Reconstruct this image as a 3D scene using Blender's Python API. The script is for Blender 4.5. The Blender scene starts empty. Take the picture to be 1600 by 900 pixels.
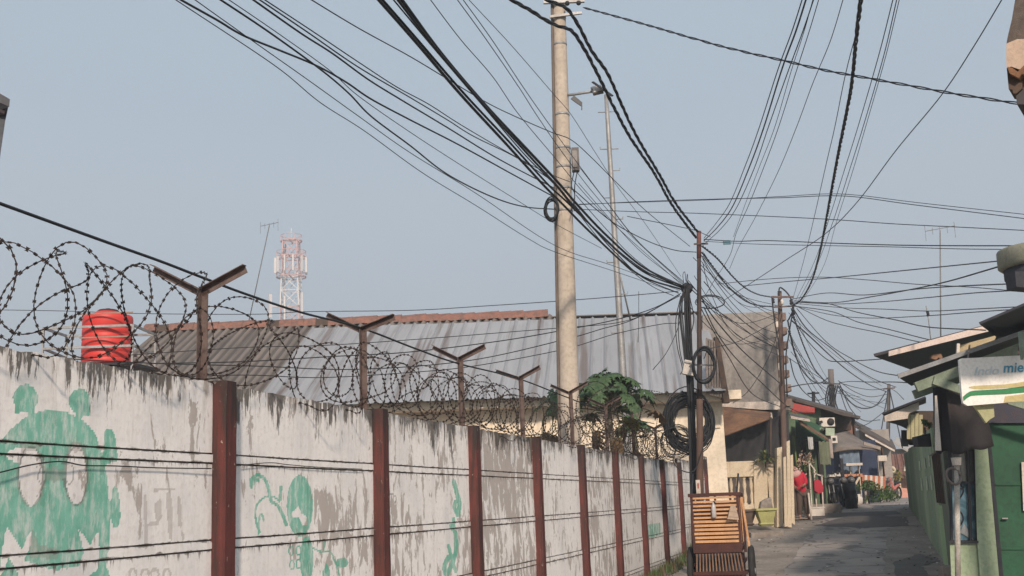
import bpy, bmesh, math, random
import numpy as np
from mathutils import Vector, Matrix, noise as mnoise
R = math.radians
random.seed(7)
SC = bpy.context.scene
COL = SC.collection

# ------------------------------------------------------------------ camera
CAM = Vector((0, 0, 1.45)); F = 1780.0
PITCH = R(10.8); ROLL = R(2.1)
FW = Vector((0, math.cos(PITCH), math.sin(PITCH)))
U0 = Vector((0, -math.sin(PITCH), math.cos(PITCH))); R0 = Vector((1, 0, 0))
RT = R0 * math.cos(ROLL) - U0 * math.sin(ROLL)
UP = U0 * math.cos(ROLL) + R0 * math.sin(ROLL)
cd = bpy.data.cameras.new('camera'); cam = bpy.data.objects.new('camera', cd); COL.objects.link(cam)
cd.sensor_width = 36; cd.lens = F / 1600 * 36; cd.clip_start = 0.05; cd.clip_end = 4000
m3 = Matrix((RT, UP, -FW)).transposed()
cam.matrix_world = Matrix.Translation(CAM) @ m3.to_4x4()
SC.camera = cam

# ------------------------------------------------------------------ sky, sun, exposure
SUN_EL, SUN_AZ = R(29), R(174)        # the sun stands behind the camera
w = bpy.data.worlds.new('World'); SC.world = w; w.use_nodes = True
nt = w.node_tree; bg = nt.nodes['Background']
sk = nt.nodes.new('ShaderNodeTexSky'); sk.sky_type = 'NISHITA'; sk.sun_disc = False
sk.sun_elevation = SUN_EL; sk.sun_rotation = SUN_AZ; sk.air_density = 1.0; sk.dust_density = 4.5; sk.ozone_density = 1.0
hs = nt.nodes.new('ShaderNodeHueSaturation'); hs.inputs['Saturation'].default_value = 0.45
nt.links.new(sk.outputs[0], hs.inputs['Color'])
hz = nt.nodes.new('ShaderNodeMix'); hz.data_type = 'RGBA'; hz.inputs[0].default_value = 0.80      # thin even veil of haze over the clear sky
nt.links.new(hs.outputs[0], hz.inputs[6]); hz.inputs[7].default_value = (3.30, 3.90, 4.42, 1); nt.links.new(hz.outputs[2], bg.inputs[0])
tc = nt.nodes.new('ShaderNodeTexCoord'); sx_ = nt.nodes.new('ShaderNodeSeparateXYZ'); nt.links.new(tc.outputs['Generated'], sx_.inputs[0])
mr_ = nt.nodes.new('ShaderNodeMapRange'); mr_.inputs[1].default_value = 0.0; mr_.inputs[2].default_value = .5; nt.links.new(sx_.outputs[2], mr_.inputs[0])
vn = nt.nodes.new('ShaderNodeTexNoise'); vn.inputs['Scale'].default_value = 1.6; vn.inputs['Detail'].default_value = 4; nt.links.new(tc.outputs['Generated'], vn.inputs['Vector'])
ad = nt.nodes.new('ShaderNodeMath'); ad.operation = 'MULTIPLY_ADD'; ad.inputs[1].default_value = .5; nt.links.new(vn.outputs[0], ad.inputs[0]); nt.links.new(mr_.outputs[0], ad.inputs[2])
hv = nt.nodes.new('ShaderNodeMix'); hv.data_type = 'RGBA'; nt.links.new(ad.outputs[0], hv.inputs[0])
hv.inputs[6].default_value = (3.95, 4.28, 4.68, 1); hv.inputs[7].default_value = (3.0, 3.72, 4.42, 1); nt.links.new(hv.outputs[2], hz.inputs[7])
bg.inputs[1].default_value = 0.15
sd = bpy.data.lights.new('sun', 'SUN'); sd.energy = 5.0; sd.angle = R(4.0); sd.color = (1, 0.83, 0.68)
so = bpy.data.objects.new('sun', sd); COL.objects.link(so)
sdir = Vector((math.sin(SUN_AZ) * math.cos(SUN_EL), math.cos(SUN_AZ) * math.cos(SUN_EL), math.sin(SUN_EL)))
so.rotation_euler = sdir.to_track_quat('Z', 'Y').to_euler(); so.location = sdir * 60
SC.view_settings.view_transform = 'Standard'; SC.view_settings.look = 'None'
SC.view_settings.gamma = 1; SC.view_settings.use_curve_mapping = False
SC.view_settings.exposure = 0.03
SC.cycles.max_bounces = 6; SC.cycles.transparent_max_bounces = 6

# ------------------------------------------------------------------ helpers
def ray(u, v): return FW + RT * ((u - 800) / F) + UP * ((450 - v) / F)
def P(u, v, Y):
    d = ray(u, v); return CAM + d * (Y / d.y)
def proj(p):
    q = p - CAM; z = q.dot(FW); return 800 + F * q.dot(RT) / z, 450 - F * q.dot(UP) / z
PROF = [(-400, 0), (17, 0), (24, .2), (30, .58), (34, .76), (39, .98), (45, 1.05), (60, 1.12), (120, 1.15), (3000, 1.15)]
def zg(y):
    for (a, za), (b, zb) in zip(PROF, PROF[1:]):
        if y <= b: return za + (zb - za) * (y - a) / (b - a)
    return PROF[-1][1]
def G(u, Y, dz=0):
    """point on the ground in the vertical plane column u at depth Y"""
    z = zg(Y); v = 600
    for _ in range(6):
        p = P(u, v, Y); v += (p.z - z) * F / Y
    p = P(u, v, Y); p.z = z + dz; return p

class MB:
    def __init__(s): s.v = []; s.f = []; s.m = []; s.uv = None; s.sm = []
    def add(s, vs, fs, mi=0, sm=False):
        b = len(s.v); s.v += [Vector(x) for x in vs]; s.f += [tuple(i + b for i in f) for f in fs]
        s.m += [mi] * len(fs); s.sm += [sm] * len(fs); return s
    def quad(s, a, b, c, d, mi=0): return s.add([a, b, c, d], [(0, 1, 2, 3)], mi)
    def slab(s, a, b, c, d, t, mi=0):
        a, b, c, d = map(Vector, (a, b, c, d)); n = (b - a).cross(d - a)
        if n.length == 0: n = Vector((0, 0, 1))
        n = n.normalized() * t
        return s.add([a, b, c, d, a + n, b + n, c + n, d + n],
                     [(3, 2, 1, 0), (4, 5, 6, 7), (0, 1, 5, 4), (1, 2, 6, 5), (2, 3, 7, 6), (3, 0, 4, 7)], mi)
    def prism(s, pts, off, mi=0):
        n = len(pts); pts = [Vector(p) for p in pts]; off = Vector(off)
        return s.add(pts + [p + off for p in pts], [tuple(range(n))[::-1], tuple(range(n, 2 * n))] +
                     [(i, (i + 1) % n, (i + 1) % n + n, i + n) for i in range(n)], mi)
    def box(s, c, size, rz=0, mi=0, rot=None):
        c = Vector(c); sx, sy, sz = size[0] / 2, size[1] / 2, size[2] / 2
        M = rot if rot is not None else Matrix.Rotation(rz, 3, 'Z')
        vs = [c + M @ Vector((x * sx, y * sy, z * sz)) for z in (-1, 1) for x, y in ((-1, -1), (1, -1), (1, 1), (-1, 1))]
        return s.add(vs, [(3, 2, 1, 0), (4, 5, 6, 7), (0, 1, 5, 4), (1, 2, 6, 5), (2, 3, 7, 6), (3, 0, 4, 7)], mi)
    def bar(s, p, q, a, b, upv=(0, 0, 1), mi=0):
        p, q = Vector(p), Vector(q); d = (q - p)
        L = d.length; d.normalize(); x = d.cross(Vector(upv))
        if x.length < 1e-4: x = d.cross(Vector((0, 1, 0)))
        x.normalize(); y = x.cross(d)
        M = Matrix((x, d, y)).transposed()
        return s.box((p + q) / 2, (a, L, b), rot=M, mi=mi)
    def tube(s, pts, r, n=6, mi=0, cap=True, sm=True):
        pts = [Vector(p) for p in pts]
        rr = r if isinstance(r, (list, tuple)) else [r] * len(pts)
        vs = []; fs = []; nrm = None
        for i, p in enumerate(pts):
            t = pts[min(i + 1, len(pts) - 1)] - pts[max(i - 1, 0)]
            if t.length < 1e-9: t = Vector((0, 0, 1))
            t.normalize()
            if nrm is None:
                nrm = t.cross(Vector((0.3, 0.1, 1)) if abs(t.z) < .9 else Vector((1, 0, 0)))
            nrm = nrm - t * nrm.dot(t)
            if nrm.length < 1e-6: nrm = t.orthogonal()
            nrm.normalize(); bn = t.cross(nrm)
            for k in range(n):
                a = 2 * math.pi * k / n
                vs.append(p + (nrm * math.cos(a) + bn * math.sin(a)) * rr[i])
        for i in range(len(pts) - 1):
            for k in range(n):
                fs.append((i * n + k, i * n + (k + 1) % n, (i + 1) * n + (k + 1) % n, (i + 1) * n + k))
        if cap: fs += [tuple(range(n))[::-1], tuple(range((len(pts) - 1) * n, len(pts) * n))]
        return s.add(vs, fs, mi, sm)
    def lathe(s, c, prof, n=24, mi=0, axis=None, sm=True):
        c = Vector(c); ax = Vector(axis).normalized() if axis else Vector((0, 0, 1))
        x = ax.orthogonal().normalized(); y = ax.cross(x); vs = []; fs = []
        for (r, z) in prof:
            for k in range(n):
                a = 2 * math.pi * k / n; vs.append(c + ax * z + (x * math.cos(a) + y * math.sin(a)) * max(r, 1e-4))
        for i in range(len(prof) - 1):
            for k in range(n): fs.append((i * n + k, i * n + (k + 1) % n, (i + 1) * n + (k + 1) % n, (i + 1) * n + k))
        fs += [tuple(range(n))[::-1], tuple(range((len(prof) - 1) * n, len(prof) * n))]
        return s.add(vs, fs, mi, sm)
    def build(s, name, mats, parent=None, uv=None, attrs=None):
        me = bpy.data.meshes.new(name)
        off = Vector((0, 0, 0)); p = parent
        while p is not None: off += p.location; p = p.parent
        me.from_pydata([tuple(x - off) for x in s.v], [], s.f)
        for m_ in (mats if isinstance(mats, (list, tuple)) else [mats]): me.materials.append(m_)
        if isinstance(mats, (list, tuple)) and len(mats) > 1: me.polygons.foreach_set('material_index', s.m)
        me.polygons.foreach_set('use_smooth', s.sm)
        if uv is not None and len(uv):
            l = me.uv_layers.new(name='UVMap'); vi = np.empty(len(me.loops), dtype=np.int32); me.loops.foreach_get('vertex_index', vi)
            l.data.foreach_set('uv', np.array(uv, dtype=np.float32)[vi].ravel())
        for k, arr in (attrs or {}).items():
            a = me.attributes.new(k, 'FLOAT', 'POINT'); a.data.foreach_set('value', np.array(arr, dtype=np.float32))
        me.update()
        o = bpy.data.objects.new(name, me); COL.objects.link(o)
        if parent is not None: o.parent = parent
        return o

def tag(o, label=None, cat=None, group=None, kind=None):
    if label: o['label'] = label
    if cat: o['category'] = cat
    if group: o['group'] = group
    if kind: o['kind'] = kind
    return o
def thing(name, label, cat, loc=(0, 0, 0), group=None):
    o = bpy.data.objects.new(name, None); COL.objects.link(o); o.location = loc; o.empty_display_size = .2
    return tag(o, label, cat, group)
def struct(name, mb, m_): return tag(mb.build(name, m_), kind='structure')

def catmull(pts, n=10):
    pts = [Vector(p) for p in pts]
    if len(pts) < 3: return [pts[0].lerp(pts[-1], i / n) for i in range(n + 1)]
    q = [pts[0] * 2 - pts[1]] + pts + [pts[-1] * 2 - pts[-2]]; out = []
    for i in range(1, len(q) - 2):
        for k in range(n):
            t = k / n
            out.append(0.5 * ((2 * q[i]) + (q[i + 1] - q[i - 1]) * t + (2 * q[i - 1] - 5 * q[i] + 4 * q[i + 1] - q[i + 2]) * t * t
                              + (3 * q[i] - 3 * q[i + 1] + q[i + 2] - q[i - 1]) * t ** 3))
    out.append(pts[-1]); return out

# ------------------------------------------------------------------ materials
class NT:
    def __init__(s, name):
        s.m = bpy.data.materials.new(name); s.m.use_nodes = True; s.t = s.m.node_tree
        s.b = s.t.nodes['Principled BSDF']
    def n(s, typ, **kw):
        x = s.t.nodes.new(typ)
        for k, v in kw.items():
            if k.startswith('i_'):
                key = k[2:]; key = int(key) if key.isdigit() else key
                if hasattr(v, 'is_output'): s.t.links.new(v, x.inputs[key])
                else: x.inputs[key].default_value = v
            else: setattr(x, k, v)
        return x
    def coord(s, which='Object', scale=(1, 1, 1)):
        c = s.n('ShaderNodeTexCoord'); mp = s.n('ShaderNodeMapping'); s.t.links.new(c.outputs[which], mp.inputs[0])
        mp.inputs['Scale'].default_value = scale; return mp.outputs[0]
    def noise(s, vec, scale, detail=5, rough=.6, dist=0):
        return s.n('ShaderNodeTexNoise', i_Vector=vec, i_Scale=scale, i_Detail=detail, i_Roughness=rough, i_Distortion=dist).outputs['Fac']
    def ramp(s, fac, a, b):
        return s.n('ShaderNodeMapRange', i_Value=fac, i_1=a, i_2=b, i_3=0.0, i_4=1.0).outputs[0]
    def math(s, op, a, b=0.0): return s.n('ShaderNodeMath', operation=op, i_0=a, i_1=b).outputs[0]
    def mix(s, fac, a, b):
        x = s.t.nodes.new('ShaderNodeMix'); x.data_type = 'RGBA'
        for k, v in ((0, fac), (6, a), (7, b)):
            if hasattr(v, 'is_output'): s.t.links.new(v, x.inputs[k])
            elif k == 0: x.inputs[k].default_value = v
            else: x.inputs[k].default_value = (*v[:3], 1)
        return x.outputs[2]
    def fin(s, color, rough=.8, bump=None, bs=.3, bd=.01, metal=0, spec=.3):
        if hasattr(color, 'is_output'): s.t.links.new(color, s.b.inputs['Base Color'])
        else: s.b.inputs['Base Color'].default_value = (*color[:3], 1)
        if hasattr(rough, 'is_output'): s.t.links.new(rough, s.b.inputs['Roughness'])
        else: s.b.inputs['Roughness'].default_value = rough
        s.b.inputs['Metallic'].default_value = metal; s.b.inputs['Specular IOR Level'].default_value = spec
        if bump is not None:
            bn = s.n('ShaderNodeBump', i_Height=bump, i_Strength=bs, i_Distance=bd); s.t.links.new(bn.outputs[0], s.b.inputs['Normal'])
        return s.m
_mc = {}
def M(name, c1, c2=None, sc=4, rough=.8, streak=0, lo=.4, hi=.65, bs=.3, bd=.01, metal=0, spec=.3, stc=(.05, .04, .035)):
    """weathered paint, plaster, wood or metal: two base tones in patches, fine grain, optional run-off streaks"""
    if name in _mc: return _mc[name]
    N = NT(name); co = N.coord()
    c2 = c2 or tuple(x * .72 for x in c1)
    f = N.noise(co, sc, 8, .65); col = N.mix(N.ramp(f, lo, hi), c1, c2)
    g = N.noise(co, sc * 9, 4, .6); col = N.mix(N.ramp(g, .45, .8), col, tuple(x * .8 for x in c2))
    if streak:
        s1 = N.noise(N.coord('Object', (14, 14, .9)), 1, 5, .7)
        col = N.mix(N.math('MULTIPLY', N.ramp(s1, .55, .75), streak), col, stc)
    _mc[name] = N.fin(col, rough, g, bs, bd, metal, spec); return _mc[name]

def wall_mat():
    N = NT('flaking_whitewash')
    uvn = N.n('ShaderNodeTexCoord').outputs['UV']
    def mp(sc, loc=(0, 0, 0)):
        x = N.n('ShaderNodeMapping', i_Vector=uvn); x.inputs['Scale'].default_value = sc; x.inputs['Location'].default_value = loc; return x.outputs[0]
    sep = N.n('ShaderNodeSeparateXYZ', i_0=uvn); dt = sep.outputs[1]       # v: distance below the coping
    big = N.noise(mp((1.3, 1.3, 1)), 1.6, 6, .6)
    col = N.mix(N.ramp(big, .35, .7), (.85, .825, .805), (.76, .74, .73))
    fine = N.noise(mp((1, 1, 1)), 26, 5, .6)
    col = N.mix(N.ramp(fine, .5, .85), col, (.64, .60, .57))
    # long pale rain runs
    run = N.noise(mp((9, .45, 1)), 1.4, 6, .7)
    col = N.mix(N.math('MULTIPLY', N.ramp(run, .50, .66), .22), col, (.44, .40, .37))
    # flaked patches with crisp outline: bare cement under the whitewash
    fl0 = N.noise(mp((5.5, 1.9, 1), (3, 1, 0)), 1.5, 9, .70, .5)
    fl = N.math('ADD', fl0, N.math('MULTIPLY', N.math('SUBTRACT', N.noise(mp((1.1, 1.4, 1), (8, 5, 0)), 1.0, 2, .5), .5), .45))
    sm_ = N.ramp(N.noise(mp((2.2, 1.2, 1), (1, 9, 0)), 1.0, 5, .6), .50, .66)
    col = N.mix(N.math('MULTIPLY', sm_, .45), col, (.56, .56, .57))
    att = N.n('ShaderNodeAttribute', attribute_name='wear').outputs['Fac']
    col = N.mix(N.math('MULTIPLY', N.ramp(N.math('ADD', fl, N.math('MULTIPLY', att, .16)), .61, .625), .8), col, (.36, .315, .285))
    # green spray paint
    pa = N.n('ShaderNodeAttribute', attribute_name='paint').outputs['Fac']
    wob = N.noise(mp((1, 1, 1)), 30, 6, .75)
    thin = N.noise(mp((3, 1, 1)), 7, 5, .7)
    pm = N.ramp(N.math('ADD', pa, N.math('MULTIPLY', N.math('SUBTRACT', wob, .5), .45)), .40, .62)
    pm = N.math('MULTIPLY', pm, N.math('SUBTRACT', 1.0, N.math('MULTIPLY', N.ramp(thin, .46, .66), .62)))
    gcol = N.mix(N.ramp(N.noise(mp((1, 1, 1)), 5, 3), .35, .7), (.06, .36, .25), (.14, .48, .36))
    col = N.mix(N.math('MULTIPLY', pm, .85), col, gcol)
    p2 = N.n('ShaderNodeAttribute', attribute_name='faded').outputs['Fac']
    col = N.mix(N.math('MULTIPLY', N.ramp(N.math('ADD', p2, N.math('MULTIPLY', N.math('SUBTRACT', wob, .5), .6)), .4, .62), .42), col, (.30, .26, .235))
    ink = N.n('ShaderNodeAttribute', attribute_name='ink').outputs['Fac']
    col = N.mix(N.math('MULTIPLY', N.ramp(ink, .3, .8), .55), col, (.10, .11, .105))
    # black mould running down from the coping and from each plank joint
    sk1 = N.noise(mp((25, 3.6, 1), (0, 7, 0)), 1.0, 7, .72)
    sk2 = N.noise(mp((2.3, .6, 1), (5, 2, 0)), 1.0, 3, .6)
    lim = N.math('ADD', N.math('MULTIPLY', sk2, .5), -.08)
    top = N.ramp(N.math('SUBTRACT', N.math('ADD', N.math('ADD', sk1, N.math('MULTIPLY', att, .08)), N.math('MULTIPLY', N.math('SUBTRACT', sk2, .5), 1.0)), N.math('MULTIPLY', dt, .80)), .455, .50)
    col = N.mix(N.math('MULTIPLY', top, .86), col, (.045, .036, .030))
    halo = N.ramp(N.math('SUBTRACT', N.noise(mp((13, 1.0, 1), (9, 3, 0)), 1.0, 6, .7), N.math('MULTIPLY', dt, .40)), .47, .60)
    col = N.mix(N.math('MULTIPLY', halo, .45), col, (.30, .25, .20))
    jd = N.n('ShaderNodeAttribute', attribute_name='joint').outputs['Fac']   # distance below the joint above
    jm = N.ramp(N.math('SUBTRACT', N.noise(mp((28, 2.2, 1), (2, 9, 0)), 1, 6, .75), N.math('MULTIPLY', jd, 2.4)), .48, .56)
    col = N.mix(N.math('MULTIPLY', jm, .75), col, (.09, .075, .06))
    gr = N.n('ShaderNodeAttribute', attribute_name='groove').outputs['Fac']
    gb = N.ramp(N.noise(mp((3, 30, 1)), 1.2, 5, .7), .38, .60)
    col = N.mix(N.math('MULTIPLY', gr, N.math('ADD', .35, N.math('MULTIPLY', gb, .5))), col, (.10, .08, .068))
    nj = N.ramp(N.math('ADD', N.math('MULTIPLY', N.n('ShaderNodeAttribute', attribute_name='soot').outputs['Fac'], .5), N.noise(mp((9, 22, 1), (1, 4, 0)), 1, 6, .75)), .88, .98)
    col = N.mix(N.math('MULTIPLY', nj, .8), col, (.10, .08, .065))
    # moss and splash dirt at the foot
    ft = N.n('ShaderNodeAttribute', attribute_name='foot').outputs['Fac']
    col = N.mix(N.math('MULTIPLY', N.ramp(N.math('ADD', ft, N.math('MULTIPLY', fine, .6)), .9, 1.3), .7), col, (.10, .095, .06))
    return N.fin(col, .92, N.math('ADD', N.math('MULTIPLY', fine, .5), N.math('MULTIPLY', fl, .8)), .35, .012, 0, .15)

def red_mat():
    N = NT('chipped_red_paint'); co = N.coord()
    f = N.noise(co, 3, 6, .6); col = N.mix(N.ramp(f, .35, .7), (.13, .034, .029), (.075, .024, .022))
    st = N.noise(N.coord('Object', (16, 16, 1.2)), 1, 6, .7); col = N.mix(N.math('MULTIPLY', N.ramp(st, .46, .60), .8), col, (.035, .022, .02))
    tp_ = N.n('ShaderNodeSeparateXYZ', i_0=N.coord()).outputs[2]
    col = N.mix(N.math('MULTIPLY', N.ramp(N.math('ADD', N.math('MULTIPLY', st, .9), N.math('MULTIPLY', tp_, 1.0)), 2.35, 2.65), .85), col, (.028, .022, .02))
    ch = N.noise(N.coord('Object', (1, 1, .6)), 34, 6, .7); col = N.mix(N.ramp(ch, .655, .675), col, (.40, .32, .27))
    return N.fin(col, .7, ch, .35, .01, 0, .3)
def roof_mat(name, a, b, rust, ramt, wave=0):
    N = NT(name); uvn = N.n('ShaderNodeTexCoord').outputs['UV']
    def mp(sc, loc=(0, 0, 0)):
        x = N.n('ShaderNodeMapping', i_Vector=uvn); x.inputs['Scale'].default_value = sc; x.inputs['Location'].default_value = loc; return x.outputs[0]
    col = N.mix(N.ramp(N.noise(mp((1.0, .3, 1)), 1.2, 6), .35, .68), a, b)
    sheet = N.n('ShaderNodeTexWhiteNoise', noise_dimensions='1D', i_W=N.math('FLOOR', N.math('MULTIPLY', N.n('ShaderNodeSeparateXYZ', i_0=uvn).outputs[0], 1.15))).outputs[0]
    col = N.mix(N.math('MULTIPLY', sheet, .35), col, tuple(x * .62 for x in a))
    s1 = N.noise(mp((2.2, .10, 1), (4, 0, 0)), 1, 4, .6, .2); col = N.mix(N.math('MULTIPLY', N.ramp(s1, .55, .64), ramt), col, rust)
    s2 = N.noise(mp((9, .5, 1)), 1, 6, .7); col = N.mix(N.math('MULTIPLY', N.ramp(s2, .52, .72), .35), col, tuple(x * .6 for x in rust))
    if wave:   # trough shade painted into the sheet colour as dark bands, broken by noise
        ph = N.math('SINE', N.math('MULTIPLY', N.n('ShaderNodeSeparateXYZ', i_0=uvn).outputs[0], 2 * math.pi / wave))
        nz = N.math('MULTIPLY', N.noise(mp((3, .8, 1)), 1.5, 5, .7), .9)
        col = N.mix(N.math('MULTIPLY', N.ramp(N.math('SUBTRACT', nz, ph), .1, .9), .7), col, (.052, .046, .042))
    g = N.noise(mp((1, 1, 1)), 20, 4)
    return N.fin(col, .65, g, .2, .01, 0, .3)
def asphalt_mat():
    N = NT('worn_asphalt'); co = N.coord()
    big = N.noise(co, .35, 5, .6, .6); col = N.mix(N.ramp(big, .42, .56), (.25, .228, .212), (.34, .298, .272))
    p = N.noise(co, 1.1, 7, .65, .3); col = N.mix(N.math('MULTIPLY', N.ramp(p, .56, .62), .7), col, (.085, .078, .076))
    g = N.noise(co, 60, 3, .7); col = N.mix(N.math('MULTIPLY', N.ramp(g, .5, .8), .4), col, (.23, .20, .18))
    dco = N.n('ShaderNodeVectorMath', operation='ADD', i_0=co, i_1=N.n('ShaderNodeTexNoise', i_Vector=co, i_Scale=1.5, i_Detail=5).outputs['Color']).outputs[0]
    cr = N.n('ShaderNodeTexVoronoi', feature='DISTANCE_TO_EDGE', i_Vector=dco, i_Scale=.55).outputs['Distance']
    col = N.mix(N.math('MULTIPLY', N.math('SUBTRACT', 1.0, N.ramp(cr, .004, .022)), .7), col, (.035, .032, .03))
    return N.fin(col, .85, N.math('ADD', g, p), .5, .012, 0, .3)

CABLE = M('black_cable_sheath', (.014, .017, .022), (.022, .024, .028), 3, .55, bs=.1)
CABLE_OLD = M('faded_cable_sheath', (.035, .04, .047), (.05, .052, .056), 3, .7, bs=.1)
RUST = M('rusty_iron', (.085, .056, .050), (.16, .12, .108), 9, .85, bs=.5)
RAZOR = M('rusted_razor_wire', (.022, .018, .017), (.045, .03, .024), 14, .7, metal=.2)
GALV = M('galvanised_steel', (.34, .35, .36), (.24, .23, .22), 5, .55, metal=.4)
CEM = M('grey_cement', (.29, .272, .255), (.19, .175, .165), 1.1, .95, streak=.35, bs=.5, bd=.02)
CREAM = M('cream_plaster', (.74, .65, .52), (.66, .57, .45), 1.2, .9, streak=.15)
WOOD_D = M('dark_timber', (.055, .04, .032), (.09, .06, .045), 6, .85)
BLACKU = M('dark_board', (.022, .024, .032), (.035, .034, .04), 4, .85)
WHITEP = M('dirty_white_paint', (.62, .56, .50), (.46, .40, .35), 3, .75, streak=.3)
CREAMP = M('sunny_cream_paint', (.60, .51, .38), (.50, .41, .29), 2.5, .8, streak=.3)
GREENL = M('pale_green_paint', (.33, .40, .27), (.25, .32, .21), 1.8, .85, streak=.2)
GREEND = M('dark_green_shutter_paint', (.018, .085, .042), (.014, .06, .032), 1.5, .6, streak=.25)
GREENM = M('mid_green_paint', (.11, .17, .10), (.075, .12, .07), 1.5, .85, streak=.3)
OLIVE = M('leafy_green_paint', (.17, .24, .05), (.13, .18, .045), 2, .8)
TIN = M('weathered_tin', (.20, .175, .16), (.13, .105, .09), 2.5, .75, streak=.4)
RUSTTIN = M('rust_brown_tin', (.22, .125, .075), (.12, .07, .05), 1.6, .8, streak=.5)
TARP = M('black_tarpaulin', (.026, .027, .032), (.04, .038, .04), 2, .7)
REDTIN = M('red_painted_tin', (.38, .055, .04), (.28, .05, .04), 2, .6)
TILE = M('clay_tile', (.26, .12, .09), (.13, .085, .07), 5, .85, bs=.6)
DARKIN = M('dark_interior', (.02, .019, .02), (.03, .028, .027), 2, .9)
BRICKM = M('raw_brick', (.25, .12, .085), (.17, .09, .07), 8, .9, bs=.6)
RUBBER = M('tyre_rubber', (.02, .02, .021), (.03, .03, .03), 8, .8)
PLASTIC_W = M('white_plastic', (.62, .57, .52), (.5, .46, .42), 6, .5)

# ------------------------------------------------------------------ ground and road
N = NT('dusty_ground'); co = N.coord()
c_ = N.mix(N.ramp(N.noise(co, .8, 6), .4, .65), (.19, .165, .14), (.13, .115, .095))
c_ = N.mix(N.math('MULTIPLY', N.ramp(N.noise(co, 2.3, 7, .7), .55, .62), .6), c_, (.09, .078, .065))
GROUND = N.fin(c_, .95, N.noise(co, 25, 4), .5, .02)
mb = MB(); ys = [-300, -60, -12, 0, 8, 13, 17, 19, 21, 24, 27, 30, 32, 34, 36.5, 39, 42, 45, 60, 120, 600, 2500]
xs = [-2500, -600, -80, -20, 0, 6, 12, 20, 80, 600, 2500]
for y in ys:
    for x in xs: mb.v.append(Vector((x, y, zg(y))))
nx = len(xs)
for j in range(len(ys) - 1):
    for i in range(nx - 1):
        a = j * nx + i; mb.f.append((a, a + 1, a + nx + 1, a + nx)); mb.m.append(0); mb.sm.append(True)
struct('ground', mb, GROUND)
def interp(t, tab):
    for (a, va), (b, vb) in zip(tab, tab[1:]):
        if t <= b: return va + (vb - va) * (t - a) / (b - a)
    return tab[-1][1]
LE = [(-20, -7.2), (0, -1.2), (19.8, 4.3), (28, 6.85), (30, 7.5), (34, 8.9), (39, 11), (50, 15.5), (60, 20), (80, 30)]
RE = [(-20, -4), (0, .7), (20, 6.15), (26, 8.1), (30, 9.5), (34, 11.0), (39, 12.9), (50, 18.4), (60, 23.5), (80, 34)]
def ribbon(yl, fa, fb, dz, n=6):
    mb = MB()
    for y in yl:
        for k in range(n + 1):
            a, b = fa(y), fb(y); mb.v.append(Vector((a + (b - a) * k / n, y, zg(y) + dz)))
    for j in range(len(yl) - 1):
        for i in range(n):
            a = j * (n + 1) + i; mb.f.append((a, a + 1, a + n + 2, a + n + 1)); mb.m.append(0); mb.sm.append(True)
    return mb
yl = sorted(set([-20, -8, 0, 8, 13, 17, 24, 30, 34, 39, 45, 60] + [y * .5 for y in range(30, 160)]))
wob = lambda y, k: .10 * mnoise.noise(Vector((y * .9, k, 0))) + .04 * mnoise.noise(Vector((y * 4, k, 3)))
struct('road', ribbon(yl, lambda y: interp(y, LE) + wob(y, 1), lambda y: interp(y, RE) + wob(y, 2), .008), asphalt_mat())
CONC = M('rough_concrete_apron', (.30, .265, .235), (.19, .165, .145), 1.3, .95, bs=.6, bd=.02)
struct('pavement', ribbon([y for y in yl if -8 <= y <= 45], lambda y: interp(y, RE) + wob(y, 2) - .3, lambda y: interp(y, RE) + 2.2, .004), CONC)
struct('verge', ribbon([y for y in yl if 8 <= y <= 33], lambda y: .298 * y - 3.6, lambda y: interp(y, LE) + .3, .004), CONC)
# two resurfaced patches, darker asphalt and a pale concrete one
def patch(name, uv, m_, dz):
    mb = MB(); pts = []
    for u, v in uv:
        lo, hi = 10, 80
        for _ in range(40):
            mid = (lo + hi) / 2; p = P(u, v, mid)
            if p.z > zg(mid): lo = mid
            else: hi = mid
        p.z = zg(mid) + dz; pts.append(p)
    n = len(pts); c = sum(pts, Vector()) / n; c.z = zg(c.y) + dz
    out = []
    for a, b in zip(pts, pts[1:] + pts[:1]):
        for k in range(6):
            q = a.lerp(b, k / 6); q.x += random.uniform(-.05, .05); q.y += random.uniform(-.08, .08); q.z = zg(q.y) + dz; out.append(q)
    rings = []
    for s in (1, .66, .33):
        rg = []
        for q in out:
            w_ = c.lerp(q, s); w_.z = zg(w_.y) + dz; rg.append(w_)
        rings.append(rg)
    k = len(out); mb.v = rings[0] + rings[1] + rings[2] + [c]
    for r_ in range(2):
        for i in range(k): mb.f.append((r_ * k + i, r_ * k + (i + 1) % k, (r_ + 1) * k + (i + 1) % k, (r_ + 1) * k + i))
    for i in range(k): mb.f.append((2 * k + i, 2 * k + (i + 1) % k, 3 * k))
    mb.m = [0] * len(mb.f); mb.sm = [False] * len(mb.f)
    struct(name, mb, m_)
DASPH = M('fresh_dark_asphalt', (.085, .079, .078), (.12, .11, .105), 3, .8, bs=.6)
patch('road_patch', [(1270, 822), (1330, 806), (1418, 808), (1420, 822), (1350, 826)], DASPH, .014)
patch('road_patch', [(1395, 900), (1400, 878), (1440, 866), (1470, 876), (1440, 886), (1450, 902)], DASPH, .014)
patch('road_patch', [(1262, 812), (1300, 802), (1400, 799), (1410, 804), (1330, 808)], DASPH, .014)
patch('concrete_patch', [(1418, 808), (1445, 806), (1462, 812), (1465, 820), (1422, 822)], M('pale_cement', (.33, .29, .26), (.26, .23, .2), 3, .9), .014)

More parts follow.
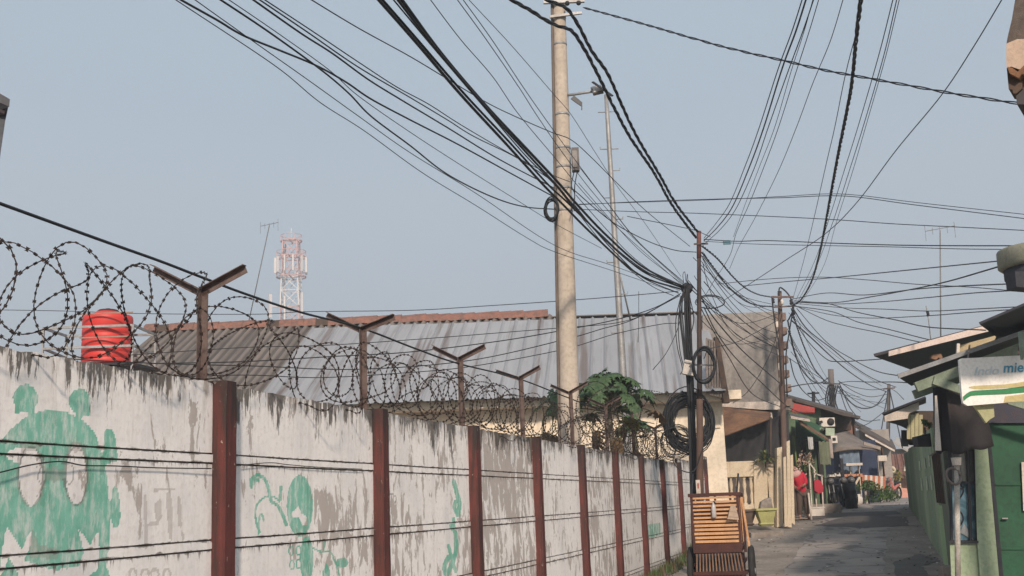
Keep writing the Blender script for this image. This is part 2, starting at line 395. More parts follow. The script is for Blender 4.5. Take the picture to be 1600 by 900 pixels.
# ------------------------------------------------------------------ the long panel wall
d0 = ray(1330, 770); WD = Vector((d0.x, d0.y, 0)).normalized()                 # along the wall
WN = Vector((WD.y, -WD.x, 0))                                                 # towards the lane
PERP = 3.61; BAY = 2.4
W0 = Vector((0, 0, 0)) - WN * PERP                                            # foot of the perpendicular
def wall_s(u, v=770, back=0.0):
    d = ray(u, v); # intersect with the plane (x-W0).WN = -back
    t = (-(PERP + back)) / d.dot(WN)
    p = CAM + d * t; return (p - W0).dot(WD), p
s1 = wall_s(341, 750)[0]; S0 = s1 - BAY                                        # post index 0
NB = 13
def postS(i): return S0 + i * BAY
TOPZ = 2.235
def topz(i):
    return TOPZ + (0 if i < 9 else .10 * (i - 8))
WMAT = wall_mat(); REDM = red_mat()
fence = thing('panel_wall', 'long whitewashed precast panel wall with red posts and green graffiti along the lane', 'wall', W0 + WD * postS(1))

Z2 = lambda l: [(x / 2.647, 560 + y / 2.647) for x, y in l]
Z3 = lambda l: [(340 + x / 2.647, 560 + y / 2.647) for x, y in l]
Z4 = lambda l: [(700 + x / 2.647, 560 + y / 2.647) for x, y in l]
def in_poly(X, Y, poly):
    ins = np.zeros(X.shape, bool); n = len(poly)
    for i in range(n):
        x1, y1 = poly[i]; x2, y2 = poly[(i + 1) % n]
        c = ((y1 > Y) != (y2 > Y)) & (X < (x2 - x1) * (Y - y1) / (y2 - y1 + 1e-9) + x1)
        ins ^= c
    return ins
def stroke(X, Y, pts, w_):
    m_ = np.zeros(X.shape, bool)
    for (x1, y1), (x2, y2) in zip(pts, pts[1:]):
        dx, dy = x2 - x1, y2 - y1; t = np.clip(((X - x1) * dx + (Y - y1) * dy) / (dx * dx + dy * dy + 1e-9), 0, 1)
        m_ |= ((X - x1 - t * dx) ** 2 + (Y - y1 - t * dy) ** 2) < w_ * w_
    return m_
def ell(X, Y, c, r): return ((X - c[0]) / r[0]) ** 2 + ((Y - c[1]) / r[1]) ** 2 < 1
def e2(X, Y, cx, cy, rx, ry): (a, b), = Z2([(cx, cy)]); return ell(X, Y, (a, b), (rx / 2.647, ry / 2.647))
def e3(X, Y, cx, cy, rx, ry): (a, b), = Z3([(cx, cy)]); return ell(X, Y, (a, b), (rx / 2.647, ry / 2.647))
def sm(pts, n=6):
    return [(p.x, p.y) for p in catmull([Vector((a, b, 0)) for a, b in pts], n)]
def graffiti(X, Y):
    paint = np.zeros(X.shape, bool)
    head = [(-60, 330), (-10, 340), (15, 330), (38, 300), (72, 268), (110, 242), (155, 222), (215, 212), (275, 222), (322, 246), (355, 268), (385, 300), (405, 340), (415, 385),
            (430, 385), (428, 330), (435, 300), (455, 288), (475, 320), (483, 380), (485, 425), (438, 440), (445, 500), (450, 580), (464, 580),
            (468, 535), (485, 540), (497, 610), (495, 680), (480, 702), (465, 690), (460, 650), (452, 760), (440, 860), (430, 960), (-60, 960)]
    paint |= in_poly(X, Y, Z2(sm(head, 3)))
    paint |= e2(X, Y, 105, 165, 52, 58) | in_poly(X, Y, Z2([(62, 170), (58, 226), (78, 228), (96, 205), (116, 232), (128, 262), (160, 262), (146, 228), (138, 190)]))
    paint |= e2(X, Y, 330, 178, 45, 52) | in_poly(X, Y, Z2([(300, 180), (316, 222), (300, 262), (328, 266), (342, 240), (372, 238), (375, 190)]))
    white = e2(X, Y, 128, 490, 50, 120) | e2(X, Y, 315, 480, 44, 125) | e2(X, Y, 85, 400, 60, 30)
    white |= in_poly(X, Y, Z2([(2, 830), (28, 690), (62, 750), (92, 792), (112, 740), (133, 700), (128, 770), (100, 835), (140, 850), (230, 875), (325, 862), (345, 800), (322, 700), (350, 740), (372, 775),
                               (405, 710), (412, 790), (405, 870), (370, 900), (350, 960), (95, 960), (75, 890), (35, 820), (20, 870), (0, 900)]))
    paint &= ~white
    paint |= in_poly(X, Y, Z2([(330, 760), (345, 800), (330, 850), (280, 870), (210, 865), (165, 835), (250, 800)]))
    # second bay: plant-like scroll
    paint |= e3(X, Y, 340, 610, 54, 128) | e3(X, Y, 368, 830, 28, 95) | e3(X, Y, 515, 845, 26, 20) | in_poly(X, Y, Z3([(450, 845), (465, 880), (460, 960), (430, 960), (435, 880)]))
    paint &= ~in_poly(X, Y, Z3([(305, 640), (335, 610), (345, 640), (365, 650), (372, 690), (350, 690), (335, 655), (310, 660)]))
    for pts, w_ in (([(140, 530), (140, 500), (165, 482), (195, 500), (212, 545), (222, 590), (250, 610), (270, 650), (285, 690)], 7),
                    ([(150, 520), (155, 500), (165, 505)], 8), ([(262, 530), (258, 585)], 6),
                    ([(175, 720), (160, 680), (158, 620), (185, 580), (225, 570), (255, 590)], 4), ([(170, 725), (172, 660), (182, 645), (190, 670)], 4),
                    ([(385, 780), (430, 800), (465, 800), (485, 840), (505, 900)], 4), ([(440, 760), (440, 795)], 3)):
        paint |= stroke(X, Y, Z3(sm(pts)), w_ / 2.647)
    for cx, cy in ((305, 795), (335, 795), (308, 855), (335, 850)):
        paint |= e3(X, Y, cx, cy, 13, 22) & ~e3(X, Y, cx, cy, 7, 15)
    # third bay: looping signature
    for pts, w_ in (([(978, 510), (990, 560), (1000, 600), (995, 650)], 9), ([(985, 590), (980, 620), (995, 650)], 8), ([(965, 690), (985, 730), (985, 800), (960, 870), (945, 895), (938, 860), (955, 820)], 9),
                    ([(955, 775), (975, 850), (985, 880)], 7), ([(975, 660), (980, 720)], 6)):
        paint |= stroke(X, Y, Z3(sm(pts)), w_ / 2.647)
    paint |= in_poly(X, Y, Z4([(815, 685), (880, 680), (882, 735), (818, 742)])) & (np.sin(X * 2.3) > -.6)
    ink = np.zeros(X.shape, bool)
    for pts in ([(165, 460), (155, 500), (180, 520), (190, 480), (170, 450)], [(180, 510), (170, 550), (150, 575)], [(265, 440), (295, 440), (305, 480), (290, 520), (265, 500)],
                [(262, 500), (265, 530), (285, 565)], [(150, 450), (190, 430)], [(240, 405), (250, 430), (300, 440)]):
        ink |= stroke(X, Y, Z2(sm(pts)), 1.1)
    for cx, rx in ((128, 50), (315, 45)): ink |= e2(X, Y, cx, 485, rx + 3, 124) & ~e2(X, Y, cx, 485, rx - 3, 117)
    for pts in ([(685, 515), (700, 510), (695, 545), (690, 560)], [(690, 595), (730, 597), (738, 575), (720, 560), (705, 570)]):
        ink |= stroke(X, Y, Z3(sm(pts)), .7)
    fad = e2(X, Y, 225, 480, 48, 30) | (e2(X, Y, 128, 485, 60, 132) & ~e2(X, Y, 128, 492, 48, 118)) | (e2(X, Y, 315, 480, 54, 136) & ~e2(X, Y, 315, 485, 42, 122)) | in_poly(X, Y, Z2([(120, 760), (135, 700), (160, 770), (250, 790), (255, 740), (240, 830), (120, 825)])) | e2(X, Y, 125, 362, 48, 22) | e2(X, Y, 315, 368, 40, 20)
    fad |= in_poly(X, Y, Z2([(640, 600), (665, 580), (670, 650), (650, 700), (640, 640)])) | stroke(X, Y, Z2([(600, 570), (605, 780)]), 2.6) | stroke(X, Y, Z2([(605, 690), (650, 680)]), 3) \
        | in_poly(X, Y, Z2([(685, 560), (705, 545), (715, 640), (712, 760), (698, 740), (690, 640)])) | stroke(X, Y, Z2([(640, 545), (720, 540)]), 2) | stroke(X, Y, Z2([(740, 580), (745, 690)]), 3) | in_poly(X, Y, Z2([(745, 690), (765, 740), (755, 760)]))
    for cx in (550, 600, 640, 690): fad |= e2(X, Y, cx, 890, 20, 24) & ~e2(X, Y, cx, 895, 11, 16)
    return paint, ink, fad

def joints(i):
    j0 = .42 if i < 9 else .45
    return [j0 + .5 * k for k in range(4)]
for i in range(-1, NB):
    sa, sb = postS(i), postS(i + 1); tz = topz(i)
    mid = W0 + WD * (sa + sb) / 2; zb = zg(mid.y) - .25
    near = i <= 3
    step = .011 if i in (0, 1) else (.016 if i in (2, 3) else .03)
    ss = np.arange(sa - .0, sb + step, step); ss = ss[ss <= sb + 1e-6]
    # rows: distance below coping; grooves get their own tight rows
    JO = joints(i); rows = set(np.round(np.arange(0, tz - zb, step), 4))
    gro = []
    for j in JO:
        for g in (j, j + .056):
            gro.append(g); rows |= {round(g - .005, 4), round(g - .004, 4), round(g + .004, 4), round(g + .005, 4), round(g, 4)}
    rows = np.array(sorted(rows)); Sg, Dg = np.meshgrid(ss, rows)
    rnd = random.Random(i * 13 + 5); tl = [rnd.uniform(-.006, .006) for _ in range(6)]
    grv = np.zeros(Sg.shape); band = np.zeros(Sg.shape); joint = np.full(Sg.shape, .5)
    for g in gro: grv = np.maximum(grv, (np.abs(Dg - g) < .0042).astype(float))
    for j in JO:
        band = np.maximum(band, ((Dg > j) & (Dg < j + .056)).astype(float))
        dd = Dg - j - .056; joint = np.where(dd > -.001, dd, joint)
        dd2 = Dg - j; joint = np.where((dd2 > -.001) & (dd2 < .05), dd2 + .12, joint)
    plank = np.zeros(Sg.shape); 
    for k, j in enumerate(JO): plank = np.where(Dg > j, tl[k + 1], plank)
    dep = plank - .016 * grv + .004 * band
    # ragged coping and slightly sagging planks
    edge = np.array([.012 * mnoise.noise(Vector((s * 7, i, 0))) + .006 * mnoise.noise(Vector((s * 31, i, 4))) for s in ss])
    sag = np.array([.003 * math.sin(math.pi * (s - sa) / BAY) * (1 if rnd.random() > -1 else 0) for s in ss])
    zt = tz - Dg + np.where(Dg < .004, edge[None, :], 0) - sag[None, :]
    Xw = W0.x + WD.x * Sg + WN.x * dep; Yw = W0.y + WD.y * Sg + WN.y * dep
    base = W0 + WD * postS(1)
    V = np.stack([Xw, Yw, zt], -1).reshape(-1, 3); ns, nr = len(ss), len(rows)
    q = V - np.array(CAM); dz = q @ np.array(FW); PX = 800 + F * (q @ np.array(RT)) / dz; PY = 450 - F * (q @ np.array(UP)) / dz
    pa, ink, fad = graffiti(PX + 0, PY + 0) if i >= 0 else (np.zeros(len(PX)),) * 3
    mb = MB(); mb.v = [Vector(v) for v in V.tolist()]
    I = np.arange((nr - 1) * (ns - 1)); r_, c_ = I // (ns - 1), I % (ns - 1); a = r_ * ns + c_
    mb.f = np.stack([a + ns, a + ns + 1, a + 1, a], -1).tolist()
    # back, top and side faces
    nb = len(mb.v); th = -.055
    def wp(s, z, d): return W0 + WD * s + WN * d + Vector((0, 0, z))
    mb.v += [wp(s, zt[0, k], th) for k, s in enumerate(ss)] + [wp(s, zb, th) for s in ss]
    for k in range(ns - 1):
        mb.f.append([k, k + 1, nb + k + 1, nb + k]); mb.f.append([nb + k, nb + k + 1, nb + ns + k + 1, nb + ns + k])
    mb.m = [0] * len(mb.f); mb.sm = [False] * len(mb.f)
    ex = 2 * ns; pad = lambda arr, v=0.0: np.concatenate([np.asarray(arr, dtype=float).ravel(), np.full(ex, v)])
    uv = np.stack([pad(Sg), pad(Dg)], -1)
    gz = np.array([zg(y) for y in Yw[0]]); foot = np.clip(1 - (zt - gz[None, :]) / .5, 0, 1)
    wear = {0: .0, 1: .3, 2: .45, 3: .9, 4: .2, 5: .6}.get(i, .4)
    o = mb.build('wall_panel', WMAT, fence, uv=uv, attrs={'paint': pad(pa), 'ink': pad(ink), 'faded': pad(fad), 'groove': pad(grv), 'joint': pad(joint, .5), 'soot': pad(np.max([np.clip(1 - np.abs(Dg - g) / .035, 0, 1) for g in gro], axis=0)),
                 'foot': pad(foot), 'wear': pad(np.full(Sg.shape, wear))})
    if i == 0: o['label'] = 'wall panel painted with a green monster face with two feelers'
    if i == 1: o['label'] = 'wall panel painted with a green scroll and oval leaf'
for i in range(-1, NB + 1):
    mb = MB(); s = postS(i); tz = topz(i - 1 if i > 8 else i) + .012
    c = W0 + WD * s; zb = zg(c.y) - .2; nseg = 14; w2, dpt = .075, .085
    rings = []
    for k in range(nseg + 1):
        z = zb + (tz - zb) * k / nseg
        j = lambda a: .004 * mnoise.noise(Vector((s * 3, z * 4, a)))
        ch = .014 if k < nseg else .022
        pr = [(-w2, -.085), (-w2, dpt - ch), (-w2 + ch, dpt), (w2 - ch, dpt), (w2, dpt - ch), (w2, -.085)]
        rings.append([c + WD * (a + j(n)) + WN * (b + j(n + 9)) + Vector((0, 0, z - (0 if k < nseg else .0))) for n, (a, b) in enumerate(pr)])
    mb.v = [p for r_ in rings for p in r_]
    for k in range(nseg):
        for n in range(6): mb.f.append((k * 6 + n, k * 6 + (n + 1) % 6, (k + 1) * 6 + (n + 1) % 6, (k + 1) * 6 + n))
    mb.f.append(tuple(nseg * 6 + n for n in range(6))); mb.m = [0] * len(mb.f); mb.sm = [False] * len(mb.f)
    mb.build('wall_post', REDM, fence)

# iron Y brackets carrying the razor wire
ords = ['nearest', 'second', 'third', 'fourth', 'fifth', 'sixth', 'seventh', 'eighth', 'ninth', 'tenth', 'eleventh', 'twelfth', 'thirteenth']
IRON = []
specs = [(312, 452, 237, 414, 382, 414), (563, 512, 509, 487, 615, 491), (716, 559, 675, 539, 757, 538), (811, 589, 774, 577, 843, 571), (889, 612, 862, 598, 912, 604),
         (944, 632, 925, 622, 962, 622), (985, 645, 968, 637, 1000, 638), (1022, 668, 1006, 660, 1042, 652)]
for k, (u, v, ul, vl, ur, vr) in enumerate(specs):
    s, p = wall_s(u, v, .10); top = Vector(p); base = Vector((p.x, p.y, topz(k) - .12))
    t = thing('wire_bracket', '%s rusty iron Y bracket on the wall top counted from the left edge' % ords[k], 'bracket', base, 'iron Y brackets along the wall top')
    rs = random.Random(k); aw = .045
    mb = MB(); mb.bar(base, top, aw, .005, WN).bar(base + WD * aw / 2 + WN * aw / 2, top + WD * aw / 2 + WN * aw / 2, .005, aw, WN); mb.build('bracket_post', RUST, t)
    # arms point across the wall
    for (uu, vv, sg) in ((ul, vl, -1), (ur, vr, 1)):
        d = ray(uu, vv); # end point lies in the plane across the wall through the post
        tt = (top - CAM).dot(WD) / d.dot(WD); q = CAM + d * tt
        L = (q - top)
        if L.length > .42: L *= .42 / L.length
        if k >= 4: L = WN * sg * .27 + Vector((0, 0, .13))
        q = top + L
        mb = MB(); mb.bar(top, q, aw, .005, (0, 0, 1)).bar(top + WD * aw / 2 - Vector((0, 0, aw / 2)), q + WD * aw / 2 - Vector((0, 0, aw / 2)), .005, aw, (0, 0, 1)); mb.build('bracket_arm', RUST, t)
    IRON.append(top)

# razor wire: two interleaved concertina strands
def razor(name, label, hand, seed, pitch, rad, s_a, s_b, lift):
    rs = random.Random(seed); mb = MB(); pts = []
    s = s_a; k = 0
    while s < s_b:
        rr = rad * rs.uniform(.82, 1.15); tilt = rs.uniform(-.16, .16) + (.11 if k % 2 else -.11); lf = lift + rs.uniform(-.035, .045); yaw = rs.uniform(-.07, .07)
        pc = pitch * rs.uniform(.55, 1.5) * (1.2 if s < postS(2) else 1.0); i_ = (s - postS(0)) / BAY; tz = topz(max(0, int(i_)))
        if s < postS(1): rr *= 1.06; lf += .02
        if rs.random() < .12: lf -= .16; rr *= 1.15
        n = 26; sq = rs.uniform(.86, 1.1)
        for a in range(n):
            ph = 2 * math.pi * a / n * hand + 1.0
            cr = 1 + .26 * mnoise.noise(Vector((math.cos(ph) * 1.2, math.sin(ph) * 1.2, k * 3.1 + seed))); y_ = math.cos(ph) * rr * sq * cr; z_ = math.sin(ph) * rr * cr
            sx = s + pc * a / n + tilt * math.sin(ph + .4) + yaw * math.cos(ph)
            pts.append(W0 + WD * sx + WN * (y_ * .85 - .05) + Vector((0, 0, max(tz + .01 if abs(y_ * .85 - .05) < .09 else 0, tz + lf + z_))))
        s += pc; k += 1
    # smooth the joins between loops
    for _ in range(3):
        pts = [pts[0]] + [(pts[i - 1] + pts[i] * 2 + pts[i + 1]) / 4 for i in range(1, len(pts) - 1)] + [pts[-1]]
    mb.tube(pts, .0031, 4)
    acc = 0; last = pts[0]
    for a, b in zip(pts, pts[1:]):
        L = (b - a).length; t = .042 - acc
        while t < L:
            p = a.lerp(b, t / L); d = (b - a).normalized(); x = d.cross(Vector((rs.uniform(-1, 1), rs.uniform(-1, 1), rs.uniform(-1, 1)))).normalized()
            w1 = rs.uniform(.008, .0125); h = rs.uniform(.009, .014); y = x.cross(d)
            mb.add([p - d * h - x * w1, p - d * h * .35 - x * .003, p - d * h + x * w1, p + d * h + x * w1, p + d * h * .35, p + d * h - x * w1], [(0, 1, 2, 3, 4, 5)])
            mb.add([p - d * h * .7 - y * w1 * .6, p - d * h * .7 + y * w1 * .6, p + d * h * .7 + y * w1 * .6, p + d * h * .7 - y * w1 * .6], [(0, 1, 2, 3)])
            t += .042
        acc = L - (t - .042)
    tag(mb.build(name, RAZOR), label, 'razor wire', 'razor wire coils on the wall')
razor('razor_wire_coil', 'rusty razor wire coil with wide loose loops on the wall, leaning left as it unrolls', 1, 3, .33, .265, postS(-.2), postS(8.6), .27)
razor('razor_wire_coil', 'rusty razor wire coil of tighter loops woven through the wider one on the wall', -1, 11, .38, .235, postS(.1), postS(8.4), .24)
# loops that slipped down the far end
mb = MB()
for (u, v, ru, rv, s_) in ((985, 655, 42, 38, 0), (1000, 650, 46, 32, .3), (1010, 640, 50, 30, .8), (1040, 655, 40, 40, 1.4), (960, 640, 42, 36, .2), (930, 640, 30, 44, .6), (1050, 690, 45, 24, .4)):
    pts = [wall_s(u + ru * math.cos(a * .25 + s_), v + rv * math.sin(a * .25 + s_), -.10 - .02 * math.sin(a))[1] for a in range(26)]
    mb.tube(pts, .003, 4)
    for a in range(0, 25):
        for f_ in (0, .33, .66):
            p = pts[a].lerp(pts[a + 1], f_); mb.box(p, (.016, .016, .016), random.random())
tag(mb.build('slipped_razor_wire', RAZOR), 'tangle of slipped razor wire loops hanging at the far end of the wall', 'razor wire')

def polycable(pts_uv, Y0, Y1, n=8):
    L = [0]
    for (a, b), (c, d) in zip(pts_uv, pts_uv[1:]): L.append(L[-1] + math.hypot(c - a, d - b))
    out = []
    for (u, v), l in zip(pts_uv, L):
        t = l / L[-1]; out.append(P(u, v, 1 / ((1 - t) / Y0 + t / Y1)))
    return catmull(out, n)
# cable resting on the brackets
pts = [wall_s(u, v, .10)[1] for u, v in ((-60, 296), (0, 318), (160, 376), (250, 408), (312, 432), (380, 458), (470, 488), (563, 512), (650, 545), (716, 568), (811, 592), (889, 622), (960, 648), (1022, 662))]
tag(MB().tube(catmull(pts, 8), .009, 6).build('fence_cable', CABLE), 'thick black cable lying along the Y brackets above the razor wire', 'cable')
pts = [wall_s(u, v, -.03 - .012 * math.sin(u))[1] for u, v in ((-50, 748), (0, 738), (50, 726), (95, 721), (130, 727), (180, 728), (250, 731), (330, 732))]
tag(MB().tube(catmull(pts, 8), .0035, 5).build('wall_wire', CABLE), 'thin black wire drooping across the graffiti monster on the wall', 'wire')
pts = [wall_s(u, v, -.02)[1] for u, v in ((365, 728), (420, 723), (450, 726), (500, 730), (566, 733))]
tag(MB().tube(catmull(pts, 8), .0028, 5).build('wall_wire', CABLE), 'thin wire caught on the panel joint above the green oval leaf', 'wire')

# ------------------------------------------------------------------ weeds at the wall foot
LEAF = M('leaf_green', (.05, .10, .025), (.08, .13, .035), 12, .6)
LEAFD = M('papaya_leaf', (.036, .075, .032), (.06, .105, .042), 8, .55)
LEAFY = M('yellowing_leaf', (.22, .20, .05), (.16, .15, .045), 8, .6)
DRY = M('dry_leaf', (.15, .10, .055), (.10, .07, .04), 8, .8)
mb = MB(); rs = random.Random(4)
for _ in range(1500):
    s = rs.uniform(postS(5), postS(NB)); c = W0 + WD * s + WN * (.1 + rs.random() ** 2 * .35); z = zg(c.y); c.z = z
    h = rs.uniform(.05, .22); a = rs.uniform(0, 6.3); d = Vector((math.cos(a), math.sin(a), 0)); x = d.cross(Vector((0, 0, 1))) * .012
    mb.add([c - x, c + x, c + d * h * .4 + Vector((0, 0, h)), ], [(0, 1, 2)], 0 if rs.random() < .6 else 1)
tag(mb.build('weeds', [LEAF, DRY]), kind='stuff')

mb = MB(); rs = random.Random(12)
for _ in range(260):
    y = 18 + 24 * rs.random() ** 1.4; a_, b_ = interp(y, LE) - 1.2, interp(y, RE) + 1.0; t = rs.random(); t = t ** 2 * .5 if rs.random() < .5 else 1 - t ** 2 * .5
    x = a_ + (b_ - a_) * t; z = zg(y) + .012; r_ = rs.uniform(.01, .05); q = rs.uniform(0, 6.3); n = rs.choice((4, 5))
    mb.add([Vector((x + math.cos(q + k * 6.28 / n) * r_ * rs.uniform(.6, 1.3), y + math.sin(q + k * 6.28 / n) * r_ * rs.uniform(.6, 1.3), z + rs.uniform(0, .025))) for k in range(n)] + [Vector((x, y, z + .02))], [(k, (k + 1) % n, n) for k in range(n)], rs.choice((0, 1, 1, 2)))
tag(mb.build('litter', [PLASTIC_W, DRY, WOOD_D]), kind='stuff')

# ------------------------------------------------------------------ large house behind the wall
def lerp2(a, b, t): return a + (b - a) * t
house = thing('warehouse', 'cream building with a long grey sheet roof behind the razor wire', 'building', P(800, 700, 30))
eL, eR = P(80, 640, 30), P(1112, 610, 30); rL, rR = P(232, 516, 36), P(846, 487, 36)
zE = (P(530, 627, 30).z + P(1065, 611, 30).z) / 2; 
def plane_pt(x, t, k=0):  # t 0 at the eave, 1 at the ridge
    return Vector((x, 30 + 6 * t, zE + (zR - zE) * t + k))
zR = (P(300, 516, 36).z + P(843, 490, 36).z) / 2
def corr(mb, x0, x1, t0, t1, amp, wl, k, uvl, dx, trap=False, skew0=0, skew1=0, nr=7):
    n = int((x1 - x0) / dx); b0 = len(mb.v); nrm = Vector((0, -(zR - zE), 6)).normalized()
    for j in range(nr + 1):
        t = t0 + (t1 - t0) * j / nr; 
        for i in range(n + 1):
            x = x0 + (x1 - x0) * i / n
            xs_ = x + skew0 * (1 - j / nr) * (1 - i / n) + skew1 * (1 - j / nr) * (i / n)
            ph = (xs_ / wl) % 1
            h = amp * (max(0, 1 - abs(ph - .5) * 7) if trap else math.sin(ph * 2 * math.pi))
            lap = .012 * ((j / nr * 3) % 1)
            jit = .025 * mnoise.noise(Vector((x * .4, t * 3, 1)))
            ed = 0
            if j == 0: ed = .04 * mnoise.noise(Vector((math.floor(x / .8) * 3.3, 5, 1)))
            p = plane_pt(xs_ + .6 * (t - .4), t + ed / 6, k) + nrm * (h - lap + jit); mb.v.append(p); uvl.append((xs_, t * 6.8))
    for j in range(nr):
        for i in range(n):
            a = b0 + j * (n + 1) + i; mb.f.append((a, a + 1, a + n + 2, a + n + 1)); mb.m.append(0); mb.sm.append(not trap)
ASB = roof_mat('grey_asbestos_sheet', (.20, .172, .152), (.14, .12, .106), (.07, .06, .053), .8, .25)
MET = roof_mat('silver_roof_sheet', (.30, .315, .34), (.25, .26, .28), (.12, .095, .085), .85)
xL = P(232, 516, 36).x; xB = P(480, 506, 36).x; xR = P(846, 487, 36).x; xE = P(1092, 492, 36).x
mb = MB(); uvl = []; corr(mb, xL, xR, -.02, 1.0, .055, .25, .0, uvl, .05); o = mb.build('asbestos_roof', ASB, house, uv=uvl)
mb = MB(); uvl = []; corr(mb, xB, xE - .2, -.05, .90, .06, .40, .07, uvl, .057, True); o = mb.build('metal_roof', MET, house, uv=uvl)
# clay ridge tiles
mb = MB(); x = xL - .1; rs = random.Random(2)
while x < xR + .05:
    c = plane_pt(x, 1.0, .02 + rs.uniform(-.02, .02)); L = .42
    prof = [(-.24, -.12), (-.17, .06), (0, .15), (.17, .06), (.24, -.12)]
    vs = [c + Vector((dx_, a * (1 + .06 * e), b + .02 * e)) for dx_, e in ((0, 0), (L, 1)) for a, b in prof]
    mb.add(vs, [(i, i + 1, i + 6, i + 5) for i in range(4)] + [(5, 6, 7, 8, 9)], 0 if rs.random() > .12 else 1); x += .39
mb.build('ridge_cap', [TILE, WOOD_D], house)
# far slope, gable and walls
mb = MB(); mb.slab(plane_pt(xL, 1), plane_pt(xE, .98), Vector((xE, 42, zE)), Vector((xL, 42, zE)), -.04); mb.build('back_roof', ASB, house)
mb = MB(); yW = 30.75; g0 = zg(30) - .3
mb.box(((xL + .4 + xE - .4) / 2, (yW + 41) / 2, (g0 + zE + .1) / 2), (xE - xL - .8, 41 - yW, zE + .1 - g0)); 
mb.add([plane_pt(xL + .4, .03), Vector((xL + .4, 41.8, zE + .1)), plane_pt(xL + .4, .985)], [(0, 1, 2)]); mb.add([plane_pt(xE - .4, .03), Vector((xE - .4, 41.8, zE + .1)), plane_pt(xE - .4, .975)], [(0, 2, 1)])
mb.build('wall', CREAM, house)
mb = MB(); mb.box(((xL + xE) / 2, 30.12, zE - .16), (xE - xL, .05, .24)); mb.build('fascia', CREAM, house)
mb = MB(); mb.slab((xL, 30.15, zE - .29), (xE, 30.15, zE - .29), (xE, yW, zE - .29), (xL, yW, zE - .29), .02); mb.build('soffit', WHITEP, house)
for u in (760, 868, 975): 
    p = P(u, 700, yW); mb = MB(); mb.box((p.x, yW - .03, (g0 + zE - .3) / 2), (.22, .10, zE - .3 - g0)); mb.build('pilaster', CREAM, house)
mb = MB(); mb.box(((xL + xE) / 2, yW - .02, zE - .95), (xE - xL - 1, .05, .07)); mb.build('string_course', CREAM, house)
# side extension roof at the right with a rusty rake board
mb = MB(); mb.prism([P(1117, 526, 29.8), P(1123, 528, 29.8), P(1141, 629, 29.8), P(1131, 629, 29.8)], (0, .3, 0)); mb.build('rake_board', WOOD_D, house)
mb = MB()
for k in range(6):
    u = 1103 + k * 4.2; mb.prism([P(u, 528 + k * 1.5, 29.85), P(u + 2.4, 528 + k * 1.5, 29.85), P(u + 4, 616 + k, 29.85), P(u + .5, 616 + k, 29.85)], (0, .03, 0))
    mb.prism([P(u + 2.4, 529 + k * 1.5, 29.93), P(u + 4.4, 529 + k * 1.5, 29.93), P(u + 5, 616 + k, 29.93), P(u + 3.8, 616 + k, 29.93)], (0, .03, 0))
mb.build('end_sheet', TIN, house)

# ------------------------------------------------------------------ water tank on its stand
tb = P(166.5, 571, 24.8); tt_ = P(166.5, 492, 24.8); H = tt_.z - tb.z; rad = .535
stand = thing('tank_stand', 'steel stand with railings holding the red water tank', 'stand', Vector((tb.x, tb.y, zg(24))))
A_, B_, C_, D_ = [(P(68, 513, 24.2), P(68, 545, 24.2)), (P(104, 525, 25.4), P(104, 560, 25.4)), (P(208, 508, 24.2), P(208, 573, 24.2)), (P(243, 523, 25.4), P(243, 566, 25.4))]
tubz = tb.z - .03
for (a, b) in (A_, B_, C_, D_):
    mb = MB(); mb.bar(a, Vector((a.x, a.y, zg(24))), .045, .045, (0, 1, 0)); mb.build('stand_leg', GALV, stand)
for a, b in (((A_[0]), C_[0]), (B_[0], D_[0]), (A_[0], B_[0]), (C_[0], D_[0]), (A_[1], Vector((C_[1].x, C_[1].y, A_[1].z))), (B_[1], Vector((D_[1].x, D_[1].y, B_[1].z))), (A_[1], B_[1]), (Vector((C_[1].x, C_[1].y, A_[1].z)), Vector((D_[1].x, D_[1].y, B_[1].z)))):
    mb = MB(); mb.bar(a, b, .04, .05); mb.build('stand_rail', GALV, stand)
mb = MB(); mb.slab(Vector((A_[0].x, 24.15, tubz)), Vector((C_[0].x, 24.15, tubz)), Vector((D_[0].x + .1, 25.5, tubz)), Vector((B_[0].x, 25.5, tubz)), -.06); mb.build('deck', BLACKU, stand)
tank = thing('water_tank', 'red plastic water tank on a steel stand behind the wall', 'water tank', tb)
N = NT('red_tank_plastic'); co = N.coord(); f_ = N.noise(co, 3, 4)
REDT = N.fin(N.mix(N.ramp(f_, .3, .7), (.60, .035, .028), (.50, .045, .035)), .5, f_, .05, .01, 0, .35)
prof = [(rad - .03, 0), (rad, .03)]
for k in range(6):
    z = .10 + k * (H - .32) / 6; st = (H - .32) / 6
    prof += [(rad, z), (rad - .008, z + .012), (rad - .008, z + .03), (rad, z + .042)]
prof += [(rad, H - .12), (rad - .008, H - .06), (rad - .03, H - .035), (rad * .82, H - .02), (rad * .55, H - .01), (rad * .52, H + .05), (.2, H + .06), (0.01, H + .06)]
MB().lathe(tb, prof, 40).build('tank_body', REDT, tank)
MB().lathe(tb + Vector((0, 0, H + .05)), [(.22, 0), (.23, .03), (.2, .055), (.08, .065), (.05, .09), (.01, .09)], 24).build('lid', RUBBER, tank)
mb = MB()
for zz in (.47, .93): mb.bar(Vector((C_[0].x, 24.16, tb.z + zz * H)), Vector((A_[0].x + .8, 24.16, tb.z + zz * H)), .02, .03)
mb.build('tie_bar', M('tan_strap', (.30, .22, .18), (.24, .18, .15), 5, .8), stand)

